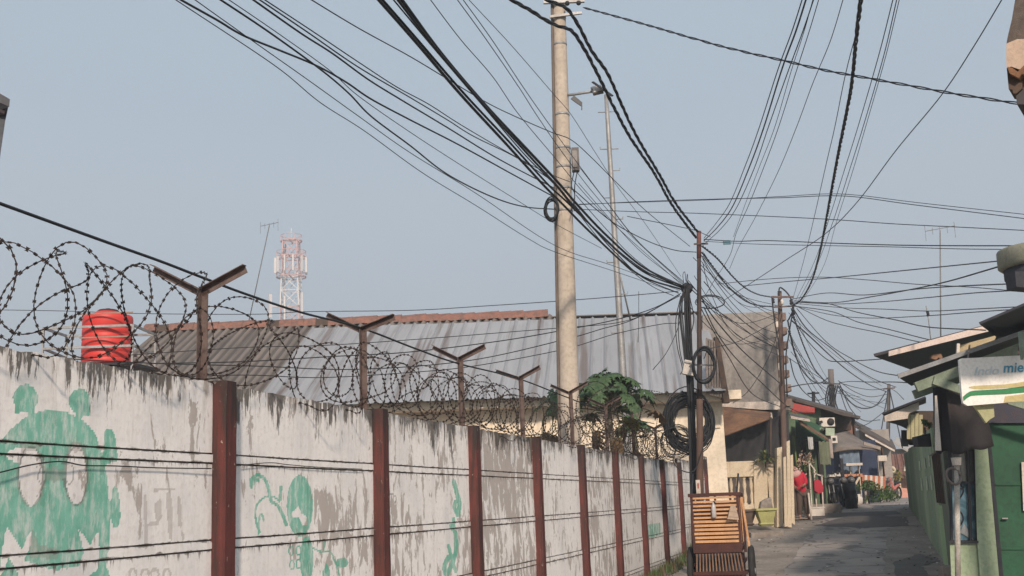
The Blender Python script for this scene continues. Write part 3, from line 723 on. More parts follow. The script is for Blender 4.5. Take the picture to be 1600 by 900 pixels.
# ------------------------------------------------------------------ poles
def line_base(u0, v0, u1, v1, Y, z):
    a, b = P(u0, v0, Y), P(u1, v1, Y); t = (z - a.z) / (b.z - a.z); return a + (b - a) * t
def rings(a, b, r0, r1, n=14, k=12, jit=0):
    return [a.lerp(b, i / k) for i in range(k + 1)], [r0 + (r1 - r0) * i / k for i in range(k + 1)]
CP = M('weathered_pole_concrete', (.47, .41, .345), (.38, .33, .275), 2.2, .9, streak=.3, bs=.35)
top = P(872, -40, 17); bot = line_base(873, 0, 889, 600, 17, 0)
cpole = thing('concrete_pole', 'tall round concrete utility pole behind the wall', 'utility pole', bot)
pp, rr = rings(bot, top, .172, .098); MB().tube(pp, rr, 20).build('shaft', CP, cpole)
def cp_at(v):
    p = bot.lerp(top, (P(880, v, 17).z - bot.z) / (top.z - bot.z)); return p
def cp_r(p): return .172 + (.098 - .172) * (p.z / top.z)
mb = MB(); cpts = [bot.lerp(top, t) + Vector((-(.172 - .075 * t) - .012, -.05, 0)) for t in (0, .2, .4, .6, .8, .95)]
mb.tube(cpts, .022, 8); mb.build('conduit', M('dark_conduit', (.10, .085, .075), (.15, .12, .1), 4, .7), cpole)
for v in (28, 70, 180, 232, 262, 295, 330):
    p = cp_at(v); r_ = cp_r(p) + .005; MB().lathe(p - Vector((0, 0, .018)), [(r_, 0), (r_, .036)], 20).build('steel_band', GALV, cpole)
mb = MB(); p = cp_at(8); mb.bar(p + Vector((-.25, -.13, 0)), p + Vector((.40, -.13, 0)), .05, .05); mb.bar(p + Vector((-.16, -.13, -.25)), p + Vector((.35, -.13, -.2)), .04, .04)
mb.build('cross_arm', GALV, cpole)
for dx_ in (.3, .12):
    mb = MB(); q = p + Vector((dx_, -.17, -.06)); mb.lathe(q, [(.02, 0), (.035, .02), (.03, .05), (.04, .07), (.02, .1)], 10, axis=(0, -1, -.3)); mb.build('insulator', BLACKU, cpole)
jb = thing('junction_box', 'grey junction box strapped to the concrete pole beside its bands', 'junction box', P(900, 270, 16.8))
MB().box(P(899, 250, 16.75), (.11, .14, .36)).build('housing', M('box_grey', (.16, .15, .15), (.10, .09, .09), 5, .7), jb)
MB().box(P(898, 248, 16.67), (.07, .012, .26)).build('door', M('box_door', (.24, .22, .21), (.17, .16, .15), 5, .6), jb)
mb = MB()
for dv in (0, 5): mb.tube(catmull([P(897 + dv, 268, 16.75), P(893 + dv, 290, 16.7), P(898, 305, 16.75), P(892 + dv, 330, 16.7)], 5), .008, 5)
mb.build('lead', CABLE, jb)
lamp = thing('street_lamp', 'square floodlight on a short arm of the concrete pole', 'lamp', P(882, 150, 17))
MB().tube([P(880, 149, 17), P(893, 148, 16.9), P(925, 143, 16.6)], .022, 8).build('lamp_arm', GALV, lamp)
mb = MB(); c = P(933, 141, 16.5); Mr = Matrix.Rotation(R(-12), 3, 'Y') @ Matrix.Rotation(R(-35), 3, 'X')
mb.box(c, (.16, .05, .17), rot=Mr); mb.build('lamp_housing', M('lamp_grey', (.12, .11, .11), (.16, .15, .14), 6, .5), lamp)
mb = MB(); mb.box(c + Mr @ Vector((0, -.028, 0)), (.125, .008, .135), rot=Mr); mb.build('lamp_glass', M('frosted_lamp_glass', (.62, .56, .50), (.55, .50, .46), 5, .25), lamp)
mb = MB(); mb.bar(P(926, 128, 16.4), P(957, 150, 16.4), .12, .02, (0, -.4, 1)); mb.build('solar_panel', BLACKU, lamp)
cl = thing('cable_clamp', 'small metal clamp bracket hanging under the floodlight arm', 'bracket', P(897, 150, 16.8))
mb = MB(); mb.prism([P(892, 154, 16.8), P(897, 149, 16.8), P(910, 160, 16.8), P(909, 166, 16.8), P(900, 160, 16.8)], (0, .03, 0)); mb.bar(P(909, 160, 16.8), P(909, 172, 16.8), .015, .015, (0, 1, 0)); mb.build('clamp_plate', M('clamp_grey', (.07, .075, .08), (.1, .1, .1), 5, .6), cl)

# tapered tubular mast with climbing pegs
mtop = P(947, 148, 24); mbot = line_base(947, 150, 972, 560, 24, zg(24))
mast = thing('antenna_mast', 'slim grey steel mast with climbing pegs rising behind the papaya tree', 'mast', mbot)
pp, rr = rings(mbot, mtop, .10, .045); MB().tube(pp, rr, 10).build('mast_tube', GALV, mast)
for k, v in enumerate((175, 233, 267, 309, 343, 410, 460, 520)):
    mb = MB(); p = P(947 + (v - 150) * .061, v, 24); sd_ = 1 if k % 2 == 0 else -1
    mb.tube([p, p + Vector((sd_ * .2, -.02, 0)), p + Vector((sd_ * .2, -.02, .05))], .012, 5)
    if k in (0, 1): mb.tube([p, p - Vector((sd_ * .2, 0, 0))], .012, 5)
    mb.build('climbing_peg', GALV, mast)
mb = MB(); mb.tube([P(963, 405, 24), P(985, 500, 24.4)], .02, 6); mb.build('brace', GALV, mast)

# rusty steel pole and the dark pole loaded with cables
YA, YB = 20.5, 21.0
ab = line_base(1092, 360, 1094, 800, YA, zg(YA)); at_ = P(1092, 361, YA)
spole = thing('steel_pole', 'slim rusty steel pole taking the power lines beside the wall', 'utility pole', ab)
DST = M('dark_painted_steel', (.035, .030, .032), (.075, .045, .035), 4, .65)
pp, rr = rings(ab, at_, .075, .04); MB().tube(pp[:7], rr[:7], 12).build('lower_tube', M('rusty_steel_tube', (.085, .055, .045), (.13, .08, .06), 5, .8), spole)
MB().tube(pp[6:12], [x * .86 for x in rr[6:12]], 12).build('upper_tube', DST, spole)
MB().tube([pp[11], at_], .042, 12).build('top_cap', M('red_primer', (.16, .06, .05), (.1, .045, .04), 6, .7), spole)
mb = MB(); p = P(1092, 382, YA); mb.bar(p + Vector((-.1, -.05, 0)), p + Vector((.16, -.05, 0)), .03, .03); mb.build('cross_arm', RUST, spole)
bb = line_base(1073, 440, 1086, 800, YB, zg(YB)); bt = P(1073, 448, YB)
dpole = thing('cable_pole', 'dark pole wrapped in hanging black cables left of the rusty steel pole', 'utility pole', bb)
pp, rr = rings(bb, bt, .085, .06); MB().tube(pp, rr, 12).build('shaft', DST, dpole)
mb = MB(); mb.lathe(bt - Vector((0, 0, .12)), [(.07, 0), (.11, .05), (.12, .12), (.07, .17), (.02, .2)], 10); mb.build('cap', BLACKU, dpole)
mb = MB(); mb.tube(catmull([P(1069, 445, YB), P(1067, 430, YB), P(1070, 425, YB), P(1072, 440, YB), P(1074, 428, YB), P(1075, 445, YB)], 6), .006, 5); mb.build('tie_wire', CABLE, dpole)
rs = random.Random(9)
mb = MB()
for k in range(9):
    x0 = rs.uniform(-7, 7); pts = [P(1073 + x0 * .6, 450, YB - .1), P(1070 + x0 * 1.2, 480 + rs.uniform(-5, 15), YB - .12), P(1074 + x0, 540, YB - .12), P(1079 + x0 * .8, 600, YB - .12), P(1082 + x0 * .8, 680, YB - .12), P(1085 + x0 * .8, 780, YB - .1)]
    mb.tube(catmull(pts, 6), .011, 5)
mb.build('cable_riser', CABLE, dpole)
for nm, pts in (('hanging_loop', [(1064, 462), (1056, 500), (1058, 540), (1066, 575), (1063, 585)]), ('hanging_loop', [(1066, 462), (1060, 500), (1062, 545), (1070, 580)]), ('hanging_loop', [(1078, 465), (1084, 500), (1076, 540), (1086, 570)])):
    MB().tube(catmull([P(u, v, YB - .15) for u, v in pts], 6), .009, 5).build(nm, CABLE, dpole)
# boxes on the dark pole
cb = thing('splice_box', 'pale splice box tilted on the dark cable pole', 'junction box', P(1075, 575, 20.7))
MB().box(P(1076, 575, 20.7), (.20, .13, .26), rot=Matrix.Rotation(R(14), 3, 'Y')).build('housing', PLASTIC_W, cb)
MB().box(P(1076, 566, 20.62), (.16, .03, .03), rot=Matrix.Rotation(R(14), 3, 'Y')).build('latch', GALV, cb)
MB().bar(P(1078, 570, 20.6), P(1118, 571, 20.3), .03, .03).build('bracket', GALV, cb)

def coil(name, label, u, v, ru, rv, Y, n, seed, wire=.012, spread=.18):
    rs = random.Random(seed); mb = MB(); pts = []
    for k in range(n):
        a0 = rs.uniform(0, 6.28); du, dv = rs.gauss(0, ru * spread * .22), rs.gauss(0, rv * spread * .32); kr = 1.06 - spread * 1.15 * rs.random() ** 1.3; dy = rs.uniform(-.10, .06)
        loop = []
        for i in range(25):
            a = a0 + i * 2 * math.pi / 24; wv = 1 + .035 * math.sin(3 * a + k)
            loop.append(P(u + du + ru * kr * wv * math.cos(a), v + dv + rv * kr * wv * math.sin(a), Y + dy + .04 * math.sin(a + k)))
        mb.tube(loop, wire, 5, cap=False)
    return tag(mb.build(name, CABLE), label, 'cable coil', 'coiled spare cables on the poles')
coil('cable_coil', 'big coil of spare black cable hung low across both dark poles', 1077, 660, 36, 41, 21.05, 44, 5, .011, .30)
coil('cable_coil', 'small upright coil of black cable on the rusty steel pole', 1100, 571, 17, 27, 20.2, 12, 6, .012, .13)
coil('cable_coil', 'knot of looped cable hanging at the left side of the concrete pole', 862, 327, 11, 18, 16.7, 7, 8, .011, .25)
coil('cable_coil', 'narrow oval loop of cable sticking out right of the dark cable pole', 1110, 472, 22, 10, 20.9, 3, 12, .007, .15)
coil('cable_coil', 'faint loose loops of grey cable behind the big coil', 1056, 690, 24, 26, 20.9, 9, 15, .006, .35)

# pole beside the toothed brick corner
def simple_pole(name, label, u0, v0, u1, v1, Y, r0, r1, m_, parts=()):
    b = line_base(u0, v0, u1, v1, Y, zg(Y)); t = P(u0, v0, Y)
    o = thing(name, label, 'utility pole', b); pp, rr = rings(b, t, r0, r1); MB().tube(pp, rr, 12).build('shaft', m_, o); return o
bp = simple_pole('iron_pole', 'brown iron pole in front of the toothed brick corner', 1218, 455, 1229, 822, 32.5, .10, .06, M('brown_iron', (.10, .065, .055), (.15, .10, .08), 4, .8))
mb = MB(); mb.bar(P(1205, 464, 32.3), P(1240, 464, 32.3), .05, .05); mb.bar(P(1207, 480, 32.3), P(1242, 478, 32.3), .04, .04); mb.build('cross_arm', RUST, bp)
for u, v in ((1208, 470), (1222, 472), (1236, 472), (1240, 488)):
    mb = MB(); mb.lathe(P(u, v, 32.1), [(.02, -.08), (.05, -.05), (.035, 0), (.05, .04), (.02, .08)], 10); mb.build('insulator', PLASTIC_W if u % 4 else BLACKU, bp)
mb = MB(); mb.tube(catmull([P(1217, 462, 32.3), P(1218, 450, 32.3), P(1224, 452, 32.3), P(1233, 462, 32.3), P(1240, 480, 32.3), P(1232, 500, 32.3)], 6), .022, 6)
mb.tube(catmull([P(1206, 465, 32.2), P(1210, 500, 32.2), P(1217, 540, 32.2), P(1222, 600, 32.2)], 6), .02, 6); mb.tube(catmull([P(1240, 480, 32.2), P(1233, 520, 32.2), P(1228, 560, 32.2), P(1230, 620, 32.2)], 6), .02, 6); mb.build('cable_riser', CABLE, bp)
ep = simple_pole('far_concrete_pole', 'grey concrete pole rising above the green house roofs', 1298, 577, 1308, 800, 48, .16, .12, M('far_pole_concrete', (.17, .15, .14), (.12, .105, .1), 3, .9))
mb = MB(); mb.bar(P(1286, 599, 47.8), P(1312, 600, 47.8), .06, .06); mb.build('cross_arm', RUST, ep)
for k in range(6):
    mb = MB(); a = 1294 + k * 3; mb.tube(catmull([P(a, 602, 47.7), P(a - 4, 625, 47.7), P(a + 2, 650, 47.6), P(1303 + k, 690, 47.6)], 5), .03, 5); mb.build('cable_riser', CABLE, ep)
sp = simple_pole('short_black_pole', 'short black pole with an arm beyond the red roof piece', 1271, 612, 1272, 700, 45, .07, .07, BLACKU)
MB().bar(P(1262, 615, 45), P(1280, 614, 45), .06, .06).build('cross_arm', BLACKU, sp)
fp = simple_pole('far_dark_pole', 'thin dark pole at the far end of the lane', 1389, 600, 1386, 780, 62, .13, .09, M('far_pole_dark', (.10, .09, .09), (.14, .12, .11), 3, .9))
MB().bar(P(1380, 608, 61.8), P(1398, 606, 61.8), .07, .07).build('cross_arm', RUST, fp)
mb = MB(); mb.tube([P(1389, 604, 62), P(1374, 690, 60)], .03, 5); mb.tube([P(1389, 604, 62), P(1410, 700, 60)], .03, 5); mb.build('guy_wire', CABLE, fp)

# ------------------------------------------------------------------ television aerials
def aerial(label, u0, v0, u1, v1, Y, s, m_=GALV, r_=.018):
    b, t = P(u0, v0, Y), P(u1, v1, Y); o = thing('tv_aerial', label, 'aerial', b)
    MB().tube([b, t], r_, 6).build('aerial_mast', m_, o)
    mb = MB(); c = t; mb.bar(c + Vector((-.45 * s, .2 * s, .02)), c + Vector((.45 * s, -.2 * s, .06)), .02 * s, .02 * s)
    for k in range(5):
        q = c + Vector(((-.45 + k * .22) * s, (.2 - k * .1) * s, .02)); h = (.35 if k in (0, 4) else .16) * s
        mb.bar(q + Vector((0, 0, -h)), q + Vector((0, 0, h * .6)), .012 * s, .012 * s, (0, 1, 0))
    mb.build('aerial_elements', m_, o); return o
aerial('tall thin television aerial leaning beside the cell tower', 385, 520, 421, 352, 45, .9, M('dark_aerial', (.12, .12, .12), (.16, .15, .15), 4, .6), .02)
aerial('television aerial on a tall straight mast above the right hand roofs', 1470, 545, 1469, 360, 24, .62, M('dull_aerial', (.2, .2, .2), (.15, .15, .15), 4, .6), .014)
b_ = P(1456, 545, 24); a2 = thing('whip_aerial', 'short slanted whip aerial left of the tall mast on the right', 'aerial', b_)
MB().tube([b_, P(1451, 500, 24), P(1447, 478, 24)], .012, 5).build('whip', GALV, a2); MB().tube([P(1450.5, 494, 24), P(1449, 486, 24)], .03, 6).build('whip_coil', BLACKU, a2)

# ------------------------------------------------------------------ cell tower
YT = 190; tw_b = P(455, 800, YT); tw_b.z = 1.1; topz_ = P(453, 378, YT).z
tower = thing('cell_tower', 'red and white lattice cell tower far behind the roof', 'tower', tw_b)
WT = M('tower_white', (.62, .60, .60), (.55, .53, .53), 1, .6); RT_ = M('tower_red', (.52, .34, .33), (.46, .30, .29), 1, .6)
def tcorner(z):
    w_ = 1.2 + (2.6 - 1.2) * max(0, 1 - (z - 1) / (topz_ - 1)) if z < topz_ else 1.2
    return [tw_b + Vector((sx * w_, sy * w_, z - tw_b.z)) for sx, sy in ((-1, -1), (1, -1), (1, 1), (-1, 1))]
lev = [1.1 + (topz_ - 1.1) * k / 16 for k in range(17)]
for k in range(16):
    a, b = tcorner(lev[k]), tcorner(lev[k + 1]); mb = MB()
    for c in range(4):
        d = (c + 1) % 4; mb.bar(a[c], b[c], .20, .20, (0, 1, 0)); mb.bar(b[c], b[d], .12, .12); mb.bar(a[c], b[d], .11, .11); mb.bar(a[d], b[c], .11, .11)
    mb.build('lattice_section', RT_ if (k // 2) % 2 == 1 or k == 15 else WT, tower)
for v, hw in ((433, 2.5), (402, 2.5), (377, 1.8)):
    z = P(455, v, YT).z; mb = MB(); n = 12
    for k in range(n):
        a, b = [tw_b + Vector((math.cos(q) * hw, math.sin(q) * hw, z - tw_b.z)) for q in (2 * math.pi * k / n, 2 * math.pi * (k + 1) / n)]
        mb.bar(a, b, .16, .16); mb.bar(a + Vector((0, 0, 1)), b + Vector((0, 0, 1)), .09, .09); mb.bar(a, a + Vector((0, 0, 1)), .08, .08, (0, 1, 0))
        if k % 3 == 0: mb.bar(a, tw_b + Vector((0, 0, z - tw_b.z)), .14, .14)
    mb.build('platform', RT_, tower)
for k, a in enumerate((3.4, 3.9, 4.5, 5.0, 5.6, 6.1, .6, 2.4)):
    z0 = P(455, 428, YT).z; c = tw_b + Vector((math.cos(a) * 2.7, math.sin(a) * 2.7, z0 - tw_b.z)); mb = MB()
    mb.box(c + Vector((0, 0, 1.4)), (.38, .22, 2.7), a); mb.build('panel_antenna', WT, tower)
for k, (a, v) in enumerate(((3.8, 480), (5.3, 480), (4.6, 486))):
    c = P(455, v, YT) + Vector((math.cos(a) * 4.0, math.sin(a) * 3, 0)); MB().box(c, (.5, .3, 4), a).build('panel_antenna', WT, tower); MB().bar(c, Vector((tw_b.x, tw_b.y, c.z)), .2, .2).build('antenna_bracket', WT, tower)
MB().tube([tw_b + Vector((0, 0, topz_ - tw_b.z)), tw_b + Vector((0, 0, topz_ + 2.4 - tw_b.z))], .06, 6).build('lightning_rod', WT, tower)

# ------------------------------------------------------------------ papaya tree
def papaya_leaf(mb, c, out, size, droop, mi, rs):
    out = out.normalized(); side = out.cross(Vector((0, 0, 1))).normalized(); up = side.cross(out)
    ang = [-2.4, -1.65, -.95, -.42, 0, .42, .95, 1.65, 2.4]
    for a in ang:
        L = size * (1.0 - .2 * abs(a) / 2.4) * rs.uniform(.85, 1.1)
        d = (out * math.cos(a) + side * math.sin(a)); px = d.cross(up).normalized(); w_ = L * .12
        def q(t, w, s_=1):
            return c + d * (L * t) + px * (w * s_) + up * (-droop * (L * t) ** 2 / size * 1.6 + .02 * math.sin(t * 3)) - Vector((0, 0, droop * L * t * .35))
        vs = [c, q(.35, w_, 1), q(.55, w_ * 2.3, 1), q(.58, w_ * .9, 1), q(.78, w_ * 1.7, 1), q(.8, w_ * .6, 1), q(1, 0), q(.8, w_ * .6, -1), q(.78, w_ * 1.7, -1), q(.58, w_ * .9, -1), q(.55, w_ * 2.3, -1), q(.35, w_, -1)]
        mid = q(.6, 0); vs.append(mid)
        mb.add(vs, [(i, i + 1, 12) for i in range(11)] + [(11, 0, 12)], mi)
def papaya(label, u, vtop, Y, n, R_, seed, size=.34, squash=.55):
    rs = random.Random(seed); tp = P(u, vtop, Y); b = Vector((tp.x + .05, tp.y, zg(Y))); o = thing('papaya_tree', label, 'tree', b)
    tr = catmull([b, b.lerp(tp, .5) + Vector((.05, 0, 0)), tp], 8); MB().tube(tr, [.085 - .045 * i / (len(tr) - 1) for i in range(len(tr))], 10).build('trunk', M('papaya_bark', (.20, .175, .13), (.12, .105, .08), 9, .9, bs=.6), o)
    st = MB(); lf = MB()
    for k in range(n):
        az = k * 2.4 + rs.uniform(-.3, .3); f_ = k / n; el = R(66) * (1 - f_) ** 1.3 + R(8) + rs.uniform(-.18, .32); L = R_ * (.55 + .55 * f_) * rs.uniform(.85, 1.12)
        d = Vector((math.cos(az) * math.cos(el), math.sin(az) * math.cos(el), math.sin(el)))
        base = tp - Vector((0, 0, f_ * .18)); e = base + d * L - Vector((0, 0, .12 * L * f_))
        st.tube(catmull([base, base.lerp(e, .55) + Vector((0, 0, .06)), e], 4), .008, 4)
        old = f_ > .90
        papaya_leaf(lf, e, Vector((d.x + rs.uniform(-.4, .4), d.y + rs.uniform(-.4, .4), rs.uniform(-.75, .25))), size * rs.uniform(.65, 1.15), rs.uniform(.1, .4), 2 if rs.random() < .3 and old else (1 if old and rs.random() < .4 else 0), rs)
    for k in range(6):   # dead leaf stalks hanging under the crown
        az = rs.uniform(0, 6.3); e = tp + Vector((math.cos(az) * .3, math.sin(az) * .3, -.45 - rs.random() * .3)); st.tube(catmull([tp - Vector((0, 0, .2)), tp + Vector((math.cos(az) * .25, math.sin(az) * .25, -.2)), e], 4), .007, 4)
        papaya_leaf(lf, e, Vector((math.cos(az), math.sin(az), -1.2)), .17, 1.2, 2, rs)
    lf.build('crown', [LEAFD, LEAFY, DRY], o); st.build('leaf_stalks', M('leaf_stalk', (.14, .16, .07), (.10, .12, .06), 8, .7), o); return o
papaya('papaya tree with big lobed leaves beside the concrete pole', 950, 628, 19.5, 60, .80, 3, .25)
papaya('low papaya sapling with drooping yellow leaves right of the taller papaya', 990, 668, 22.5, 12, .32, 8, .24)
papaya('papaya seedling whose leaves show left of the concrete pole', 872, 632, 19.2, 10, .36, 21, .22)

# ------------------------------------------------------------------ small building helpers
def fbox(mb, u0, v0, u1, v1, Y, dep, mi=0, zb=None):
    """upright box: front face at depth Y spanning the given corners, real depth dep behind it"""
    a, b = P(u0, v0, Y), P(u1, v1, Y); x0, x1 = sorted((a.x, b.x)); z1, z0 = max(a.z, b.z), min(a.z, b.z)
    if zb is not None: z0 = zb
    return mb.box(((x0 + x1) / 2, Y + dep / 2, (z0 + z1) / 2), (x1 - x0, dep, z1 - z0), mi=mi)
def fb(name, m_, par, u0, v0, u1, v1, Y, dep, zb=None): return fbox(MB(), u0, v0, u1, v1, Y, dep, 0, zb).build(name, m_, par)
def fp_(name, m_, par, pts, Y, dep):  # flat cut shape with real thickness
    return MB().prism([P(u, v, Y) for u, v in pts], (0, dep, 0)).build(name, m_, par)
def qs(name, m_, par, pts, t=.05):    # slab through four (u,v,Y) corners
    return MB().slab(*[P(*p) for p in pts], t).build(name, m_, par)

# ------------------------------------------------------------------ cement gable house with toothed brick edge
h1 = thing('cement_house', 'tall bare cement wall with a toothed brick corner behind the wires', 'house', G(1165, 34))
fp_('wall', CEM, h1, [(1098, 492), (1150, 489), (1214, 487), (1223, 648), (1095, 648)], 34, 7)
mb = MB(); rs = random.Random(3)
for k in range(14):
    v = 489 + k * 11.2; pu = 1213 + (v - 487) * .06
    fbox(mb, pu - 2, v, pu + (16 if k % 2 == 0 else 5) + rs.uniform(-1, 1), v + 10.6, 33.93, .5, 0 if k % 2 == 0 else 1)
mb.build('brick_edge', [M('old_brick_end', (.15, .10, .085), (.22, .16, .13), 7, .9), WHITEP], h1)
fp_('plinth_beam', WHITEP, h1, [(1108, 629), (1221, 627), (1221, 640), (1190, 640), (1108, 634)], 33.6, .45)
a1 = thing('tin_awning', 'rust brown tin awning sloping over black tarpaulin below the cement wall', 'awning', G(1150, 32.5))
qs('awning_sheet', RUSTTIN, a1, [(1106, 634, 33.5), (1206, 644, 33.5), (1203, 654, 32), (1118, 686, 32)], .03)
for u, v in ((1122, 684), (1204, 652)):
    p = P(u, v, 32.1); MB().bar(p, G(u, 32.1), .06, .06, (0, 1, 0)).build('awning_post', WOOD_D, a1)
tp = thing('tarpaulin', 'black tarpaulin strung above the balustrade under the rusty awning', 'tarpaulin', G(1170, 33))
mb = MB(); n = 14; g = []
for j in range(7):
    for i in range(n + 1):
        t = i / n; u = 1108 + 120 * t; vt = 690 - 44 * t; vb = 724 + 4 * math.sin(t * 9); v = vt + (vb - vt) * j / 6
        g.append(P(u, v, 32.6 + .12 * math.sin(t * 22 + j * .7) + j * .03))
mb.v = g; mb.f = [(j * (n + 1) + i, j * (n + 1) + i + 1, (j + 1) * (n + 1) + i + 1, (j + 1) * (n + 1) + i) for j in range(6) for i in range(n)]; mb.m = [0] * len(mb.f); mb.sm = [True] * len(mb.f)
mb.build('sheet', TARP, tp)
tp2 = thing('tarpaulin', 'dark cloth screen with a white edge hanging left of the brown iron pole', 'tarpaulin', G(1215, 33.4))
fp_('sheet', TARP, tp2, [(1205, 645), (1232, 640), (1234, 720), (1206, 720)], 33.3, .05); fp_('white_edge', WHITEP, tp2, [(1204, 645), (1206, 645), (1211, 676), (1205, 676)], 33.2, .03)
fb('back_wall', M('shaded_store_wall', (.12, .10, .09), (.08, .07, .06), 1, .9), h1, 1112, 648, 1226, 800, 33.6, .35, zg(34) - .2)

# balustrade fence
bf = thing('balustrade_fence', 'cream balustrade fence with turned balusters facing the lane corner', 'fence', G(1170, 31))
YF = 31; zb_ = zg(YF) - .1
fb('base_wall', CREAMP, bf, 1124, 790, 1216, 826, YF, .22, zb_); fb('top_rail', CREAMP, bf, 1122, 722, 1182, 744, YF, .24)
fp_('post', CREAMP, bf, [(1178, 724), (1186, 716), (1192, 716), (1199, 724), (1200, 800), (1179, 800)], YF - .05, .32)
for k in range(5):
    u = 1134 + k * 10.5; c = P(u, 790, YF + .11); h_ = P(u, 744, YF).z - c.z
    MB().lathe(c, [(.06, 0), (.06, .05), (.035, .08), (.055, h_ * .3), (.035, h_ * .45), (.03, h_ * .5), (.035, h_ * .55), (.055, h_ * .7), (.035, h_ - .08), (.06, h_ - .05), (.06, h_)], 12).build('baluster', CREAMP, bf)
fb('panel', CREAMP, bf, 1198, 725, 1216, 822, YF + .05, .15, zb_)
fp_('pilaster', CREAMP, bf, [(1214, 700), (1222, 698), (1224, 822), (1214, 824)], YF - .3, .25)
for k, (u0, v0, w_) in enumerate(((1224, 715, 4), (1229, 690, 5), (1235, 712, 4))):
    fg = thing('gate_board', ['cream painted board standing left of the tall board at the lane corner', 'tallest cream painted board in front of the brown iron pole', 'cream painted board right of the tallest board by the brown door'][k], 'board', G(u0 + w_ / 2, 30.2), 'cream boards at the lane corner')
    fp_('board', CREAMP, fg, [(u0, v0), (u0 + w_, v0 - 2), (u0 + w_ + 3, 822 + k * 2 - (6 if k == 2 else 0)), (u0 + 2, 823 - (6 if k == 2 else 0))], 30.2, .06)
kb = tag(MB().prism([Vector((P(1163, 822, 29).x, 28.2, zg(28.2) - .1)), Vector((P(1218, 822, 29).x, 28.6, zg(28.6) - .1)), Vector((P(1218, 822, 29).x, 30.9, zg(30.9) - .1)), Vector((P(1163, 822, 29).x, 30.9, zg(30.9) - .1))], (0, 0, .22)).build('kerb', CONC), kind='structure')
def pot(label, u, v0, v1, Y, r, m_, plant=True, seed=1):
    b = P(u, v1, Y); h_ = P(u, v0, Y).z - b.z; o = thing('flower_pot', label, 'flower pot', b)
    mb = MB(); mb.lathe(b, [(r * .55, 0), (r * .75, h_ * .12), (r * .6, h_ * .2), (r * .8, h_ * .55), (r * .92, h_ * .85), (r * 1.1, h_ * .88), (r * 1.1, h_), (r * .9, h_), (r * .85, h_ * .9)], 4, sm=False)
    mb.build('pot', m_, o); MB().lathe(b + Vector((0, 0, h_ * .86)), [(r * .8, 0), (r * .3, .03)], 8).build('soil', WOOD_D, o)
    return o
pot('brown square flower pot left of the yellow green pot', 1166, 796, 822, 29.2, .34, M('brown_pot', (.13, .09, .07), (.09, .07, .06), 4, .8))
pot('yellow green flared flower pot at the foot of the balustrade', 1197, 794, 822, 28.9, .34, M('lime_pot', (.40, .40, .16), (.34, .33, .15), 4, .7))
ob = thing('cement_block', 'small rough cement block resting on the yellow green pot', 'block', P(1198, 794, 28.9))
MB().prism([P(1188, 795, 28.8), P(1190, 784, 28.8), P(1197, 780, 28.8), (P(1205, 777, 28.8)), P(1208, 795, 28.8)], (0, .25, 0)).build('block_body', CONC, ob)
def bush(name, label, u, v, Y, rx, rz, n, seed, leaf=.06, mats=None, blade=False, cat='plant'):
    rs = random.Random(seed); c = P(u, v, Y); o = thing(name, label, cat, c); mb = MB()
    for k in range(n):
        a = rs.uniform(0, 6.28); e = rs.uniform(.05, 1.5); d = Vector((math.cos(a) * math.cos(e), math.sin(a) * math.cos(e), math.sin(e)))
        if blade:
            L = rs.uniform(.5, 1) * rx * 2; x = d.cross(Vector((0, 0, 1))).normalized() * leaf
            m1 = c + d * L * .55; e_ = c + d * L + Vector((0, 0, -L * .28)); mb.add([c - x * .4, c + x * .4, m1 + x, e_, m1 - x], [(0, 1, 2, 4), (4, 2, 3)], 0 if rs.random() < .7 else 1)
        else:
            p = c + Vector((d.x * rx, d.y * rx, abs(d.z) * rz)) * rs.uniform(.45, 1.0) ** .6; f_ = mnoise.noise(p * 2.5)
            if f_ < -.25: continue
            q = Vector((rs.uniform(-1, 1), rs.uniform(-1, 1), rs.uniform(-.3, 1))).normalized(); x = q.orthogonal().normalized() * leaf; y = q.cross(x)
            mb.add([p - x, p - y * .45, p + x, p + y * .45], [(0, 1, 2, 3)], 0 if f_ > .05 else 1)
    mb.build('leaves', mats or [LEAF, LEAFD], o)
    MB().tube([c - Vector((0, 0, .15)), c + Vector((0, 0, rz * .5))], .02, 5).build('stem', WOOD_D, o); return o
bush('potted_fern', 'spiky green plant spilling over the top of the balustrade', 1196, 722, 30.7, .28, .3, 90, 5, .03, [LEAFD, LEAFY], True)

# ------------------------------------------------------------------ green house on the left of the lane
h2 = thing('green_house', 'green house with a red roof piece and brown awning on the left of the lane', 'house', G(1262, 38))
z2 = zg(38) - .2
fb('wall', GREENM, h2, 1226, 640, 1296, 800, 38, 5, z2)
fp_('gable', WOOD_D, h2, [(1222, 632), (1240, 622), (1275, 634), (1330, 655), (1330, 672), (1228, 672)], 38.5, 4)
qs('roof', M('dark_roof_sheet', (.075, .065, .06), (.11, .09, .08), 2, .8), h2, [(1224, 622, 37.5), (1332, 652, 37.5), (1332, 648, 43), (1224, 618, 43)], .08)
qs('red_roof_piece', REDTIN, h2, [(1238, 629, 36.6), (1273, 637, 36.6), (1273, 644, 36.2), (1238, 643, 36.2)], .04)
fp_('grey_gable_board', TIN, h2, [(1223, 624), (1240, 628), (1240, 642), (1223, 640)], 36.4, .06)
qs('porch_sheet', WHITEP, h2, [(1233, 645, 37), (1262, 652, 37), (1266, 657, 36), (1236, 652, 36)], .04)
fp_('porch_front', GREEND, h2, [(1244, 650), (1290, 668), (1290, 690), (1244, 684)], 37.4, .1)
qs('awning', RUSTTIN, h2, [(1247, 654, 37.2), (1290, 682, 37.2), (1296, 688, 35.6), (1252, 662, 35.6)], .04)
fb('column', OLIVE, h2, 1240, 680, 1251, 790, 36.8, .25, z2); fb('column', M('grey_green_paint', (.25, .30, .22), (.2, .24, .18), 3, .8), h2, 1266, 685, 1275, 790, 36.6, .2, z2)
